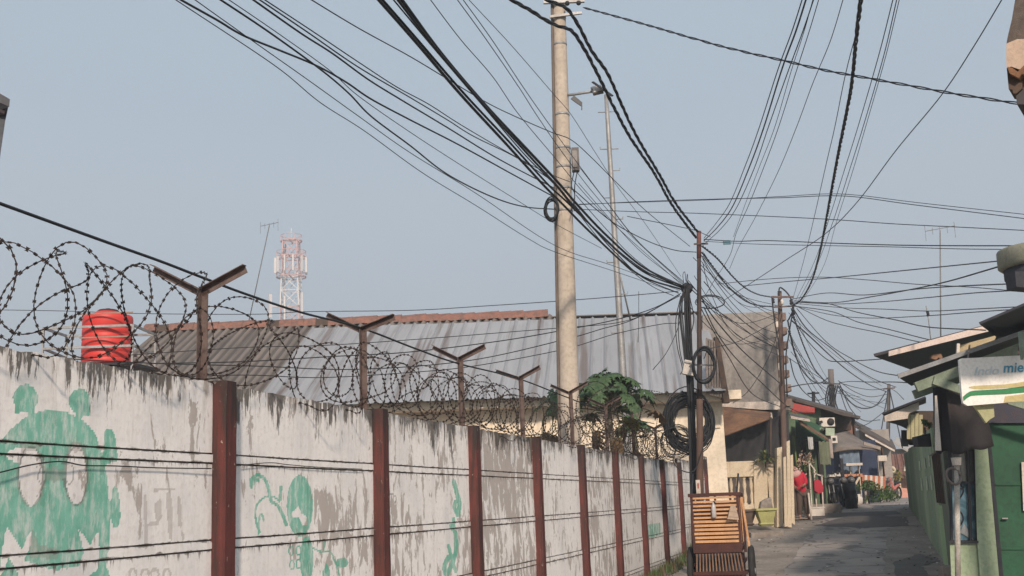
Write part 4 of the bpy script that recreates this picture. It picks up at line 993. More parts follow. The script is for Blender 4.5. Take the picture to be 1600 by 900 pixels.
fb('door', M('red_brown_door', (.22, .07, .045), (.16, .06, .045), 2, .7), h2, 1232, 694, 1240, 790, 37.2, .1, z2)
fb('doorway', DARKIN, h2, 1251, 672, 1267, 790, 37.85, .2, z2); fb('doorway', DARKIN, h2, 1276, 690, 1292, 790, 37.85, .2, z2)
fb('brown_shutter', M('brown_shutter', (.085, .062, .05), (.06, .045, .04), 3, .8), h2, 1238, 742, 1250, 802, 35.6, .5, zg(35.6))
for k, (u0, v0, u1, v1, c_) in enumerate(((1262, 683, 1270, 702, (.5, .5, .5)), (1279, 690, 1296, 726, (.16, .18, .12)), (1295, 686, 1300, 716, (.42, .36, .33)))):
    hc = thing('hanging_cloth', ['pale cloth hung on the line under the brown awning', 'grey green towel hung at the end of the brown awning', 'narrow light cloth hung beside the grey green towel'][k], 'laundry', P((u0 + u1) / 2, v0, 35.4), 'laundry outside the green house')
    mb = MB(); a_, b_ = P(u0, v0, 35.4), P(u1, v0, 35.4); hh = P(u0, v0, 35.4).z - P(u0, v1, 35.4).z; n = 8
    for j in range(5):
        for i in range(n + 1): mb.v.append(a_.lerp(b_, i / n) + Vector((0, .04 * math.sin(i * 1.7 + k) * j / 4, -hh * j / 4 + .02 * math.sin(i * 2.2))))
    mb.f = [(j * (n + 1) + i, j * (n + 1) + i + 1, (j + 1) * (n + 1) + i + 1, (j + 1) * (n + 1) + i) for j in range(4) for i in range(n)]; mb.m = [0] * len(mb.f); mb.sm = [True] * len(mb.f)
    mb.build('cloth', M('cloth_%s' % 'abc'[k], c_, tuple(x * .7 for x in c_), 3, .9), hc)
ac = thing('air_conditioner', 'white air conditioner unit mounted beside the far concrete pole', 'air conditioner', P(1291, 660, 38))
fb('casing', PLASTIC_W, ac, 1280, 653, 1305, 666, 37.6, .4); c = P(1298, 659, 37.58); MB().lathe(c, [(.11, 0), (.12, .01), (.02, .02)], 16, axis=(0, -1, 0)).build('fan_grille', RUBBER, ac)
MB().tube([P(1284, 659, 37.5), P(1278, 662, 37.4)], .05, 6).build('pipe', BLACKU, ac)
wb = thing('wall_basin', 'pale green awning box fixed under the air conditioner', 'awning box', P(1293, 675, 38))
fp_('box_body', M('mint_paint', (.34, .42, .32), (.28, .35, .27), 3, .7), wb, [(1281, 668), (1304, 669), (1304, 681), (1289, 680), (1281, 675)], 37.4, .5)
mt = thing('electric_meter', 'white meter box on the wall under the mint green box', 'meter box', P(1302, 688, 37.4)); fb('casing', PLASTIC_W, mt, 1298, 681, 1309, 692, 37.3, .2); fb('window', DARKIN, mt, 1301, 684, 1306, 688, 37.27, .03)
# plant rack / flowering shrub outside
bush('flowering_plant', 'tall leafy plant with pale flowers behind the person in pink', 1260, 745, 36, .33, .85, 420, 14, .05, [LEAF, M('pale_petals', (.5, .36, .28), (.4, .28, .22), 5, .8)])
rb = thing('red_bag', 'red bag hanging from a white rack beside the person', 'bag', P(1279, 770, 35))
MB().prism([P(1272, 752, 34.9), P(1278, 749, 34.9), P(1283, 752, 34.9), P(1287, 762, 34.9), P(1286, 769, 34.9), P(1279, 771, 34.9), P(1273, 766, 34.9)], (0, .22, 0)).build('bag_body', M('red_fabric', (.42, .02, .045), (.32, .02, .04), 4, .7), rb)
MB().tube(catmull([P(1274, 753, 35), P(1276, 741, 35), P(1281, 753, 35)], 5), .012, 5).build('strap', RUBBER, rb)
rk = thing('clothes_rack', 'thin white clothes rack standing behind the red bag', 'rack', G(1272, 35.2))
for a_, b_ in (((1264, 720), (1269, 800)), ((1272, 735), (1276, 795)), ((1264, 722), (1274, 736)), ((1284, 742), (1286, 792)), ((1272, 740), (1286, 744))):
    mb = MB(); mb.bar(P(*a_, 35.2), P(*b_, 35.2), .035, .035, (0, 1, 0)); mb.build('rack_bar', WHITEP, rk)
wbx = thing('white_crate', 'low white crate on the ground behind the person in pink', 'crate', G(1273, 34.8)); c = G(1273, 34.8, .14); MB().box(c, (.5, .35, .24), .1).build('crate_body', PLASTIC_W, wbx); MB().box(c + Vector((0, 0, .125)), (.54, .39, .03), .1).build('rim', PLASTIC_W, wbx)
stp = thing('cement_step', 'grey cement step in front of the green house door', 'step', G(1290, 36.5)); MB().box(G(1288, 36.6, .1), (.9, .6, .34), .05).build('step_block', CONC, stp)

# blue house and its tin awning further on
h3 = thing('blue_house', 'blue house with a curved tin awning and a brick upper wall', 'house', G(1340, 46)); z3 = zg(46) - .2
fb('wall', M('deep_blue_paint', (.035, .05, .10), (.026, .036, .07), 1.5, .8), h3, 1300, 690, 1378, 800, 46, 6, z3)
fb('upper_wall', BRICKM, h3, 1304, 651, 1334, 692, 46.5, 5); fb('upper_post', WOOD_D, h3, 1333, 651, 1339, 690, 46.4, .4)
qs('upper_roof', M('dark_roof_sheet', (.075, .065, .06)), h3, [(1300, 646, 46), (1344, 654, 46), (1340, 656, 52), (1300, 648, 52)], .1)
mb = MB(); n = 12; rows_ = []
for j in range(5):
    for i in range(n + 1):
        t = i / n; s_ = j / 4; u = 1300 + (1376 - 1300) * t * (.62 + .38 * s_) ; v = 668 + 24 * t * 1.0 + s_ * (40 - 26 * t) - 4 * math.sin(t * 3.1) ; mb.v.append(P(u, v, 46 - 2.2 * s_))
mb.f = [(j * (n + 1) + i, j * (n + 1) + i + 1, (j + 1) * (n + 1) + i + 1, (j + 1) * (n + 1) + i) for j in range(4) for i in range(n)]; mb.m = [0] * len(mb.f); mb.sm = [True] * len(mb.f)
o = mb.build('awning', TIN, h3); md = o.modifiers.new('s', 'SOLIDIFY'); md.thickness = .06
fp_('awning_edge', M('pale_edge_trim', (.34, .29, .25), (.26, .22, .19), 4, .7), h3, [(1350, 690), (1376, 698), (1376, 703), (1350, 695)], 43.7, .08)
fb('porch_post', WHITEP, h3, 1371, 713, 1376, 760, 44.5, .15, z3); fb('wall_pipe', RUSTTIN, h3, 1379, 700, 1386, 780, 46.2, .2, z3)
fb('fascia', WHITEP, h3, 1372, 712, 1386, 720, 45, .2)
ld = thing('laundry_sheet', 'light blue sheet hanging under the tin awning of the blue house', 'laundry', P(1325, 700, 44))
mb = MB(); a_, b_ = P(1311, 702, 44), P(1342, 704, 44); n = 14; hh = 1.05
for j in range(6):
    for i in range(n + 1): mb.v.append(a_.lerp(b_, i / n) + Vector((0, .06 * math.sin(i * 1.3) * (.3 + j / 6), -hh * j / 5 * (1.15 - .5 * i / n))))
mb.f = [(j * (n + 1) + i, j * (n + 1) + i + 1, (j + 1) * (n + 1) + i + 1, (j + 1) * (n + 1) + i) for j in range(5) for i in range(n)]; mb.m = [0] * len(mb.f); mb.sm = [True] * len(mb.f)
mb.build('cloth', M('faded_blue_cloth', (.17, .22, .28), (.10, .14, .20), 4, .9), ld)
tb_ = thing('pavilion_table', 'small cream roofed stand in front of the blue house', 'stand', G(1334, 43))
fb('stand_top', WHITEP, tb_, 1322, 724, 1348, 727, 42.6, 1.0); 
for u in (1330, 1344): fb('stand_post', CREAMP, tb_, u - 1.4, 727, u + 1.4, 770, 43, .12, zg(43))
fb('stand_rail', M('orange_rail', (.5, .22, .13), (.4, .2, .13), 4, .7), tb_, 1319, 741, 1348, 745, 43, .08)
MB().bar(P(1331, 745, 43), P(1324, 757, 43), .07, .07).build('brace', CREAMP, tb_); MB().bar(P(1336, 757, 43), P(1343, 745, 43), .07, .07).build('brace', CREAMP, tb_)
rl = thing('striped_railing', 'orange and white striped railing slanting along the blue house porch', 'railing', G(1365, 44))
for k in range(9):
    u = 1347 + k * 4.1; fp_('slat_board', M('orange_paint', (.42, .15, .08), (.34, .13, .08), 3, .8) if k % 2 == 0 else WHITEP, rl, [(u, 742 + k * .3), (u + 4, 742 + k * .3), (u + 4, 758 + min(k, 6) * 1.6 - (8 if k > 7 else 0)), (u, 757 + min(k, 6) * 1.6)], 43.6, .07)
fb('white_post', WHITEP, rl, 1350, 757, 1356, 784, 43.5, .14, zg(43.5))
bl = thing('white_jar', 'round white pot on the ground behind the parked motorcycles', 'pot', G(1340, 41)); c = G(1340, 41, 0); MB().lathe(c, [(.12, 0), (.2, .12), (.2, .26), (.13, .36), (.15, .40), (.02, .38)], 16).build('jar_body', PLASTIC_W, bl)
bush('shrub', 'green shrub under the striped railing, left of the two', 1358, 783, 43.2, .75, .75, 900, 31, .06, [LEAF, M('dark_leaves', (.03, .055, .02), (.045, .07, .025), 8, .7)])
bush('shrub', 'dark low shrub under the striped railing next to the far pole', 1376, 785, 44.5, .75, .7, 900, 32, .06, [M('dark_leaves', (.03, .055, .02)), LEAF])

# roofs between: long dark roof behind
h4 = thing('long_roof_house', 'low house with a long dark roof sloping to the far pole', 'house', G(1370, 56))
fb('wall', M('grey_plaster', (.30, .27, .25), (.24, .22, .2), 1.5, .9), h4, 1342, 672, 1400, 790, 57, 6, 1)
qs('roof', M('dark_roof_sheet', (.075, .065, .06)), h4, [(1336, 668, 54), (1398, 704, 54), (1392, 690, 60), (1334, 660, 60)], .12)
qs('eave_trim', WHITEP, h4, [(1352, 678, 53.9), (1398, 703, 53.9), (1398, 706, 53.9), (1352, 681, 53.9)], .06)
# tiled pink house at the end of the lane
h5 = thing('tiled_house', 'small pink house with a brown tiled roof at the end of the lane', 'house', G(1410, 62)); z5 = 1.0
fb('wall', M('pink_plaster', (.46, .28, .22), (.38, .23, .18), 1.5, .9), h5, 1386, 740, 1427, 790, 62, 5, z5)
mb = MB(); n = 22
def tpnt(s, t): return P(1386 + (1420 - 1386) * s * (1 - .0 * t) + (1434 - 1420) * s * (1 - t), 712 + (748 - 712) * (1 - t) - 2 * s, 60.5 + 4.5 * t)
for j in range(12):
    for i in range(n + 1):
        p = tpnt(i / n, j / 11); p.z += .05 * math.sin(i * 2.6) + .06 * (j % 2); mb.v.append(p)
mb.f = [(j * (n + 1) + i, j * (n + 1) + i + 1, (j + 1) * (n + 1) + i + 1, (j + 1) * (n + 1) + i) for j in range(11) for i in range(n)]; mb.m = [0] * len(mb.f); mb.sm = [False] * len(mb.f)
mb.build('roof', TILE, h5)
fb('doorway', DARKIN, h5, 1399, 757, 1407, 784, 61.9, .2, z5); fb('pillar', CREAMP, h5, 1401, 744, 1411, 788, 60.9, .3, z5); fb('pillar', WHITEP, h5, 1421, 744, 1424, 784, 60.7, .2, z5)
fp_('gate_panel', M('pink_gate', (.6, .30, .24), (.5, .26, .2), 2, .7), h5, [(1406, 762), (1417, 763), (1420, 783), (1410, 789)], 58.5, .1)
MB().bar(P(1415, 718, 60), P(1425, 738, 60), .14, .1).build('rake_trim', WHITEP, h5); MB().bar(P(1416, 722, 59.8), P(1413, 736, 59.8), .14, .1).build('rake_trim', WHITEP, h5)
qs('white_upper_roof', M('pale_tin', (.42, .40, .38), (.34, .32, .3), 2, .7), h5, [(1395, 692, 68), (1432, 715, 68), (1432, 705, 74), (1400, 684, 74)], .1)
fb('upper_wall', M('grey_plaster', (.30, .27, .25)), h5, 1392, 702, 1436, 760, 69, 4, 1)
dsh = thing('round_sign', 'round cream emblem disc fixed on the tiled roof edge', 'disc', P(1393, 735, 60)); MB().lathe(P(1393, 735, 60.2), [(.2, 0), (.24, .03), (.16, .06), (.14, .04)], 18, axis=(0, -1, 0)).build('disc_body', CREAMP, dsh)
bush('shrub', 'sunlit shrub in front of the pink house, beside the far pole', 1390, 752, 59, .8, .7, 400, 40, .08, [LEAFY, LEAF])

# ------------------------------------------------------------------ motorcycles
def motorcycle(label, pos, rz, body, seed=0):
    o = thing('motorcycle', label, 'motorcycle', pos, 'motorcycles parked along the lane'); T = Matrix.Translation(Vector(pos)) @ Matrix.Rotation(rz, 4, 'Z')
    w_ = lambda x, y, z: T @ Vector((x, y, z))
    ax = (T.to_3x3() @ Vector((1, 0, 0)))
    for y in (-.62, .62):
        wh = thing('wheel', None, None); wh.parent = None
        bpy.data.objects.remove(wh)
        c = w_(0, y, .29)
        pts = [c + T.to_3x3() @ Vector((0, math.cos(a), math.sin(a))) * .25 for a in [2 * math.pi * k / 20 for k in range(21)]]
        ty = MB().tube(pts, .045, 8, cap=False).build('wheel', RUBBER, o)
        mb = MB(); mb.lathe(c - ax * .05, [(.05, 0), (.06, .05), (.05, .1)], 10, axis=ax)
        for k in range(8):
            a = k * math.pi / 4; mb.tube([c, c + T.to_3x3() @ Vector((0, math.cos(a), math.sin(a))) * .22], .008, 4)
        mb.build('rim', GALV, ty)
    mb = MB(); sec = [(-.75, .62, .05, .04), (-.55, .66, .11, .07), (-.25, .62, .13, .11), (0, .46, .10, .10), (.2, .42, .09, .08), (.36, .60, .13, .13), (.47, .86, .15, .10), (.42, 1.0, .1, .05)]
    n = 10; b0 = 0
    for (y, z, a, b) in sec:
        for k in range(n):
            q = 2 * math.pi * k / n; mb.v.append(w_(math.cos(q) * a, y, z + math.sin(q) * b))
    for j in range(len(sec) - 1):
        for k in range(n): mb.f.append((j * n + k, j * n + (k + 1) % n, (j + 1) * n + (k + 1) % n, (j + 1) * n + k))
    mb.f += [tuple(range(n))[::-1], tuple(range((len(sec) - 1) * n, len(sec) * n))]; mb.m = [0] * len(mb.f); mb.sm = [True] * len(mb.f); mb.build('body', body, o)
    mb = MB(); mb.slab(w_(-.12, -.7, .74), w_(.12, -.7, .74), w_(.11, -.05, .68), w_(-.11, -.05, .68), .08); mb.build('seat', RUBBER, o)
    MB().tube([w_(-.34, .34, 1.02), w_(-.12, .42, .99), w_(.12, .42, .99), w_(.34, .34, 1.02)], .016, 6).build('handlebar', RUBBER, o)
    hl = MB().lathe(w_(0, .5, .9), [(.09, 0), (.1, .05), (.05, .09), (.01, .1)], 14, axis=T.to_3x3() @ Vector((0, 1, .1))).build('headlight', M('headlight_glass', (.14, .14, .14), (.1, .1, .1), 5, .15), o)
    for sx in (-1, 1):
        MB().tube([w_(sx * .2, .38, 1.02), w_(sx * .26, .36, 1.14)], .008, 5).build('mirror_stalk', RUBBER, o); MB().lathe(w_(sx * .28, .35, 1.16), [(.05, 0), (.055, .02), (.02, .03)], 10, axis=T.to_3x3() @ Vector((0, -1, 0))).build('mirror', RUBBER, o)
        MB().tube([w_(sx * .08, .62, .29), w_(sx * .07, .46, .78)], .022, 6).build('fork', GALV, o)
    mb = MB(); mb.slab(w_(-.06, .42, .55), w_(.06, .42, .55), w_(.07, .84, .50), w_(-.07, .84, .50), .02); mb.build('mudguard', body, o)
    MB().box(w_(0, 0, .32), (.22, .36, .24), rz).build('engine', M('engine_grey', (.06, .06, .06), (.09, .09, .09), 8, .5), o)
    MB().tube([w_(.12, .05, .22), w_(.14, -.3, .26), w_(.15, -.72, .36)], .04, 8).build('exhaust', GALV, o); return o
BLK = M('black_gloss', (.012, .013, .016), (.02, .02, .022), 5, .35); 
motorcycle('black motorcycle facing the camera, left one of the parked group', G(1297, 38.4), R(176), BLK)
motorcycle('black motorcycle in the middle of the parked group by the green house', G(1312, 38.9), R(188), M('dark_blue_gloss', (.015, .02, .035), (.02, .025, .035), 5, .4))
motorcycle('dark motorcycle nearest the lane in the parked group', G(1327, 39.6), R(182), M('charcoal_gloss', (.03, .03, .032), (.02, .02, .022), 5, .4))
motorcycle('pink red motorcycle parked in front of the tiled pink house', G(1398, 57), R(140), M('pink_gloss', (.5, .16, .13), (.4, .13, .11), 5, .4))
br = thing('black_barrel', 'black drum standing among the parked motorcycles', 'barrel', G(1331, 38.2)); c = G(1331, 38.2); MB().lathe(c, [(.18, 0), (.2, .02), (.2, .3), (.21, .32), (.2, .34), (.2, .56), (.21, .58), (.2, .6), (.2, .82), (.17, .83), (.01, .82)], 20).build('drum', BLK, br)
gb = thing('display_rack', 'dark metal rack with pale folded goods behind the motorcycles', 'rack', G(1303, 40.2))
for u in (1288, 1318): fb('rack_post', BLACKU, gb, u - 1, 716, u + 1, 790, 40.2, .06, zg(40))
for v in (746, 766): fb('shelf', BLACKU, gb, 1287, v, 1319, v + 2, 40, .5)
for k, (u, v) in enumerate(((1300, 746), (1308, 744), (1304, 766))):
    fp_('goods', PLASTIC_W, gb, [(u - 5, v), (u - 3, v - 5), (u, v - 2.5), (u + 4, v - 6), (u + 6, v)], 40.05, .3)

# ------------------------------------------------------------------ the person with the pink headscarf
pb = G(1256, 33.6); Zp = zg(33.6)
def skinfig(name, verts, edges, m_, parent, sub=2):
    me = bpy.data.meshes.new(name); off = parent.location if parent else Vector()
    if parent and parent.parent: off = off + parent.parent.location
    me.from_pydata([tuple(Vector(v[:3]) - off) for v in verts], edges, []); me.materials.append(m_)
    o = bpy.data.objects.new(name, me); COL.objects.link(o); o.parent = parent
    md = o.modifiers.new('Skin', 'SKIN'); md.use_smooth_shade = True
    for i, v in enumerate(verts):
        r_ = v[3]; me.skin_vertices[0].data[i].radius = (r_, r_ if not isinstance(r_, tuple) else r_[1])
    me.skin_vertices[0].data[0].use_root = True
    s_ = o.modifiers.new('Sub', 'SUBSURF'); s_.levels = sub; s_.render_levels = sub; return o
person = thing('person', 'person in a pink headscarf, red top and brown trousers stooping at the roadside', 'person', pb)
SKIN = M('skin_tone', (.32, .18, .12), (.27, .15, .10), 9, .6, bs=.1)
X = lambda x, y, z: (pb.x + x, pb.y + y, pb.z + z)
# standing, upper body bent a little to the left, both arms forward
vts = [(*X(.02, 0, .84), .13), (*X(-.02, 0, 1.05), .125), (*X(-.07, -.01, 1.24), .14), (*X(-.12, -.02, 1.34), .06), (*X(-.17, -.03, 1.46), .085), (*X(-.18, -.03, 1.53), .07),
       (*X(.10, .02, .80), .09), (*X(.12, -.02, .45), .06), (*X(.13, .04, .09), .04), (*X(.13, -.10, .035), .035),
       (*X(-.07, 0, .80), .09), (*X(-.10, -.08, .45), .06), (*X(-.11, -.01, .09), .04), (*X(-.12, -.15, .035), .035),
       (*X(.08, -.01, 1.29), .055), (*X(.15, -.10, 1.06), .042), (*X(.02, -.26, .98), .03), (*X(-.04, -.31, .97), .026),
       (*X(-.22, -.02, 1.26), .055), (*X(-.29, -.12, 1.02), .042), (*X(-.25, -.30, .94), .03), (*X(-.23, -.36, .93), .026)]
edg = [(0, 1), (1, 2), (2, 3), (3, 4), (4, 5), (0, 6), (6, 7), (7, 8), (8, 9), (0, 10), (10, 11), (11, 12), (12, 13), (2, 14), (14, 15), (15, 16), (16, 17), (2, 18), (18, 19), (19, 20), (20, 21)]
body = skinfig('body', vts, edg, SKIN, person)
# fingers
for hx, hy, hz in ((-.04, -.31, .97), (-.23, -.36, .93)):
    for k in range(5):
        a = (k - 2) * .018; L = (.05, .065, .07, .065, .05)[k]
        p0 = Vector(X(hx + a, hy, hz)); p1 = p0 + Vector((a * .6, -L * .7, -.01)); p2 = p1 + Vector((0, -L * .3, -.03))
        if k == 4: p1 = p0 + Vector((.035, -.02, .0)); p2 = p1 + Vector((.01, -.03, -.01))
        MB().tube([p0, p1, p2], [.011, .009, .007], 6).build('finger', SKIN, person)
skinfig('red_top', [(*X(.0, 0, .70), .165), (*X(-.01, 0, .90), .155), (*X(-.04, 0, 1.06), .145), (*X(-.08, -.01, 1.25), .155), (*X(-.11, -.02, 1.33), .08),
                    (*X(.08, -.01, 1.28), .075), (*X(.14, -.09, 1.08), .062), (*X(.05, -.22, .99), .048), (*X(-.22, -.02, 1.25), .075), (*X(-.285, -.11, 1.03), .062), (*X(-.26, -.26, .95), .048)],
        [(0, 1), (1, 2), (2, 3), (3, 4), (3, 5), (5, 6), (6, 7), (3, 8), (8, 9), (9, 10)], M('crimson_cloth', (.50, .018, .045), (.40, .018, .035), 5, .8, bs=.2), person)
skinfig('trousers', [(*X(.02, 0, .86), .15), (*X(.10, .02, .78), .11), (*X(.12, -.02, .45), .085), (*X(.13, .04, .14), .068), (*X(-.07, 0, .78), .11), (*X(-.10, -.08, .45), .085), (*X(-.11, -.01, .14), .068)],
        [(0, 1), (1, 2), (2, 3), (0, 4), (4, 5), (5, 6)], M('brown_cloth', (.11, .075, .06), (.08, .055, .045), 4, .9, bs=.2), person)
skinfig('headscarf', [(*X(-.175, -.015, 1.50), .118), (*X(-.155, .0, 1.40), .12), (*X(-.12, .0, 1.30), .17), (*X(-.07, .0, 1.20), .16), (*X(-.25, -.02, 1.31), .10), (*X(-.28, -.02, 1.24), .08)],
        [(0, 1), (1, 2), (2, 3), (2, 4), (4, 5)], M('pink_scarf', (.55, .36, .33), (.46, .28, .26), 6, .85, bs=.2), person)
fc = Vector(X(-.20, -.115, 1.47)); MB().lathe(fc, [(.06, -.01), (.065, .005), (.05, .018), (.02, .026), (.005, .028)], 14, axis=(-.25, -1, -.1)).build('face', SKIN, person)
for sx in (-.024, .024): MB().box(fc + Vector((sx, -.022, .012)), (.016, .006, .007)).build('eye', DARKIN, person)
MB().box(fc + Vector((0, -.026, -.026)), (.03, .006, .006)).build('mouth', REDTIN, person); MB().lathe(fc + Vector((-.004, -.022, .012)), [(.003, 0), (.009, -.022), (.002, -.026)], 6, axis=(0, .3, 1)).build('nose', SKIN, person)
pk = thing('white_stake', 'pale stake leaning at the road edge right of the person', 'stake', G(1268, 33.3)); MB().tube([P(1263, 770, 33.4), G(1268, 33.3)], .03, 6).build('stake_rod', WHITEP, pk)
mt_ = thing('plastic_sheet', 'light plastic sheet lying on the ground at the feet of the person', 'sheet', G(1252, 33.3)); q_ = [G(1240, 33.4, .03), G(1262, 33.5, .03), G(1262, 34.2, .05), G(1243, 34.1, .04)]; MB().slab(*q_, .015).build('sheet_body', M('sun_bleached_sheet', (.33, .28, .25), (.24, .2, .18), 5, .7), mt_)

# ------------------------------------------------------------------ hawker cart
YC = 17.0
CW = M('bamboo_slat', (.58, .33, .17), (.45, .24, .12), 6, .65, bs=.4); CD = M('stained_red_wood', (.075, .024, .017), (.045, .017, .014), 5, .6, bs=.3)
cx0, cx1 = P(1080, 800, YC).x, P(1155, 800, YC).x; zt_, zm_ = P(1116, 775, YC).z, P(1116, 851, YC).z
cart = thing('hawker_cart', 'wooden slatted handcart standing against the wall below the dark poles', 'cart', Vector(((cx0 + cx1) / 2, YC, 0)))
for x in (cx0, cx1 - .035): MB().box((x + .018, YC, (zt_ + zm_) / 2), (.04, .04, zt_ - zm_)).build('frame_post', CD, cart)
MB().box(((cx0 + cx1) / 2, YC, zt_ + .02), (cx1 - cx0 + .06, .06, .05)).build('top_rail', CD, cart); MB().box(((cx0 + cx1) / 2, YC, zm_ - .05), (cx1 - cx0, .05, .13)).build('middle_rail', CD, cart)
rs = random.Random(6)
for k in range(12):
    z = zm_ + .045 + (zt_ - zm_ - .07) * k / 11; mb = MB(); x0, x1 = cx0 + .03, cx1 - .03
    h_ = .028 if k > 5 else .036
    mb.box(((x0 + x1) / 2, YC - .01 + rs.uniform(-.003, .003), z), (x1 - x0, .018, h_), rot=Matrix.Rotation(rs.uniform(-.006, .006), 3, 'Y')); mb.build('slat', CW, cart)
for x in (cx0 + .12, cx0 + .36, cx1 - .12): MB().box((x, YC + .012, (zt_ + zm_) / 2), (.03, .018, zt_ - zm_)).build('back_batten', CD, cart)
# sides, deep body, lower slanting basket
dep = 1.45
for x in (cx0 + .01, cx1 - .01):
    MB().box((x, YC + dep, zt_ * .5 + .3), (.045, .045, zt_ - .6)).build('frame_post', CD, cart)
    for z in (zt_ + .01, zm_ - .04, .5): MB().box((x, YC + dep / 2, z), (.035, dep, .045)).build('side_rail', CD, cart)
    for k in range(4): MB().box((x, YC + .2 + k * .33, (zt_ + zm_) / 2), (.018, .05, zt_ - zm_)).build('side_batten', CD if k % 2 else CW, cart)
MB().box(((cx0 + cx1) / 2, YC + dep / 2, zm_ - .1), (cx1 - cx0 - .02, dep, .03)).build('floor_board', CD, cart)
MB().slab((cx0 + .02, YC + .4, zt_ - .1), (cx1 - .02, YC + .4, zt_ - .1), (cx1 - .02, YC + .4, zm_), (cx0 + .02, YC + .4, zm_), .02).build('back_board', CD, cart)
MB().slab((cx0 + .02, YC - .0, zm_ - .1), (cx1 - .02, YC - .0, zm_ - .1), (cx1 - .02, YC - .08, .2), (cx0 + .02, YC - .08, .2), .02).build('lower_panel', BLACKU, cart)
for k in range(15):
    x = cx0 + .05 + k * (cx1 - cx0 - .08) / 14; MB().bar((x, YC - .05, zm_ - .13), (x + .03 * k / 10, YC - .24, zm_ - .37), .016, .02, (0, 1, .5)).build('basket_slat', RUSTTIN, cart)
MB().bar((cx0, YC - .25, zm_ - .39), (cx1 + .07, YC - .25, zm_ - .39), .05, .05).build('basket_rail', CD, cart)
for k in range(5): MB().bar((cx0, YC - .27 + .015 * k, zm_ - .46 - k * .075), (cx1 + .06 - .01 * k, YC - .27 + .015 * k, zm_ - .46 - k * .075), .02, .045).build('lower_slat', CD if k % 2 else RUSTTIN, cart)
MB().box(((cx0 + cx1) / 2 + .02, YC + .55, .42), (cx1 - cx0 - .06, 1.0, .4)).build('lower_box', CD, cart)
cart.rotation_euler.z = R(-13)
for x in (cx0 - .07, cx1 + .11):
    c = Vector((x, YC + .35, .38)); pts = [c + Vector((0, math.cos(a), math.sin(a))) * .33 for a in [2 * math.pi * k / 24 for k in range(25)]]
    ty = MB().tube(pts, .045, 8, cap=False).build('wheel', RUBBER, cart); mb = MB(); mb.lathe(c - Vector((.05, 0, 0)), [(.04, 0), (.05, .05), (.04, .1)], 10, axis=(1, 0, 0))
    for k in range(12): a = k * math.pi / 6; mb.tube([c, c + Vector((0, math.cos(a), math.sin(a))) * .29], .007, 4)
    mb.build('rim', GALV, ty)
MB().bar((cx0 - .1, YC + .35, .38), (cx1 + .14, YC + .35, .38), .04, .04).build('axle', RUST, cart)
for (a_, b_) in (((1071, 741), (1081, 777)), ((1141, 741), (1150, 777))): MB().tube([P(*a_, YC + .5), P(*b_, YC)], .014, 6).build('umbrella_rod', BLACKU, cart)
MB().box((cx1 + .075, YC + .3, (zt_ + .45) / 2), (.03, .06, zt_ - .5), rot=Matrix.Rotation(R(-5), 3, 'Y')).build('side_brace', CW, cart)
bt_ = thing('bottle', 'clear plastic bottle hanging on the cart slats', 'bottle', P(1116, 810, YC - .06)); MB().lathe(P(1116, 809, YC - .07), [(.028, 0), (.034, .01), (.034, .14), (.03, .17), (.013, .2), (.013, .225)], 14).build('bottle_body', M('cloudy_plastic', (.45, .43, .42), (.38, .36, .35), 9, .25), bt_); MB().lathe(P(1116, 786, YC - .07), [(.016, 0), (.016, .025), (.01, .027)], 12).build('cap', RUBBER, bt_)
bw = thing('cloth_bundle', 'pale folded cloth tucked on the right side of the cart slats', 'cloth', P(1144, 806, YC - .05))
mb = MB()
for k in range(5): mb.prism([P(1134 + k, 811 - k * 4, YC - .05), P(1152 - k, 812 - k * 4, YC - .05), P(1151 - k, 807 - k * 4, YC - .05), P(1143, 806 - k * 4.4, YC - .05), P(1135 + k, 807 - k * 4, YC - .05)], (0, -.03 - .008 * (k % 2), 0))
for v_ in mb.v: v_.y -= .10
mb.build('folds', M('dusty_cloth', (.42, .32, .24), (.34, .26, .2), 12, .9), bw)
mr = thing('notice_plate', 'small pale plate hung on the rusty steel pole above the cart', 'plate', P(1091, 760, 20.2)); fb('plate_body', WHITEP, mr, 1087, 750, 1095, 771, 20.25, .02); fb('plate_emblem', M('plate_red', (.4, .12, .1)), mr, 1089.5, 755, 1092.5, 763, 20.235, .01)

# ------------------------------------------------------------------ right hand side of the lane
def RX(y): return 1.30 + .3 * y
RD = Vector((.3, 1, 0)).normalized(); RN = Vector((-1, .3, 0)).normalized()      # along the facades, towards the lane
def fac(y, off=0, z=0): p = Vector((RX(y), y, 0)) + RN * off; p.z = z; return p
def fhit(u, v, off=0):
    d = ray(u, v); p0 = fac(10, off); t = (p0 - CAM).dot(RN) / d.dot(RN); return CAM + d * t
def fslab(name, m_, par, u0, u1, v0a, v1a, v0b, v1b, off, th):
    """board lying on the facade plane: left edge u0 (v0a..v1a), right edge u1 (v0b..v1b)"""
    a, b, c, d = fhit(u0, v0a, off), fhit(u1, v0b, off), fhit(u1, v1b, off), fhit(u0, v1a, off)
    return MB().prism([a, b, c, d], RN * -th).build(name, m_, par)
def wallseg(mb, ya, yb, z0, z1, off=0, th=.2):
    return mb.prism([fac(ya, off, z0), fac(yb, off, z0), fac(yb, off, z1), fac(ya, off, z1)], RN * -th)
YW2 = 16.5
def fr(name, m_, par, pts, Y, dep):      # cut shape whose depth runs back along the lane
    return MB().prism([P(u, v, Y) for u, v in pts], (dep * .36, dep, 0)).build(name, m_, par)
def fq(u0, v0, u1, v1): return [(u0, v0), (u1, v0), (u1, v1), (u0, v1)]
shop = thing('shop_house', 'green shop house with a dark green folding door and barred blue window', 'house', Vector((P(1540, 900, YW2).x, YW2, 0)))
gz_ = 935
fr('sill_wall', GREENL, shop, [(1484, 847), (1527, 847), (1534, gz_), (1488, gz_)], YW2, .3)
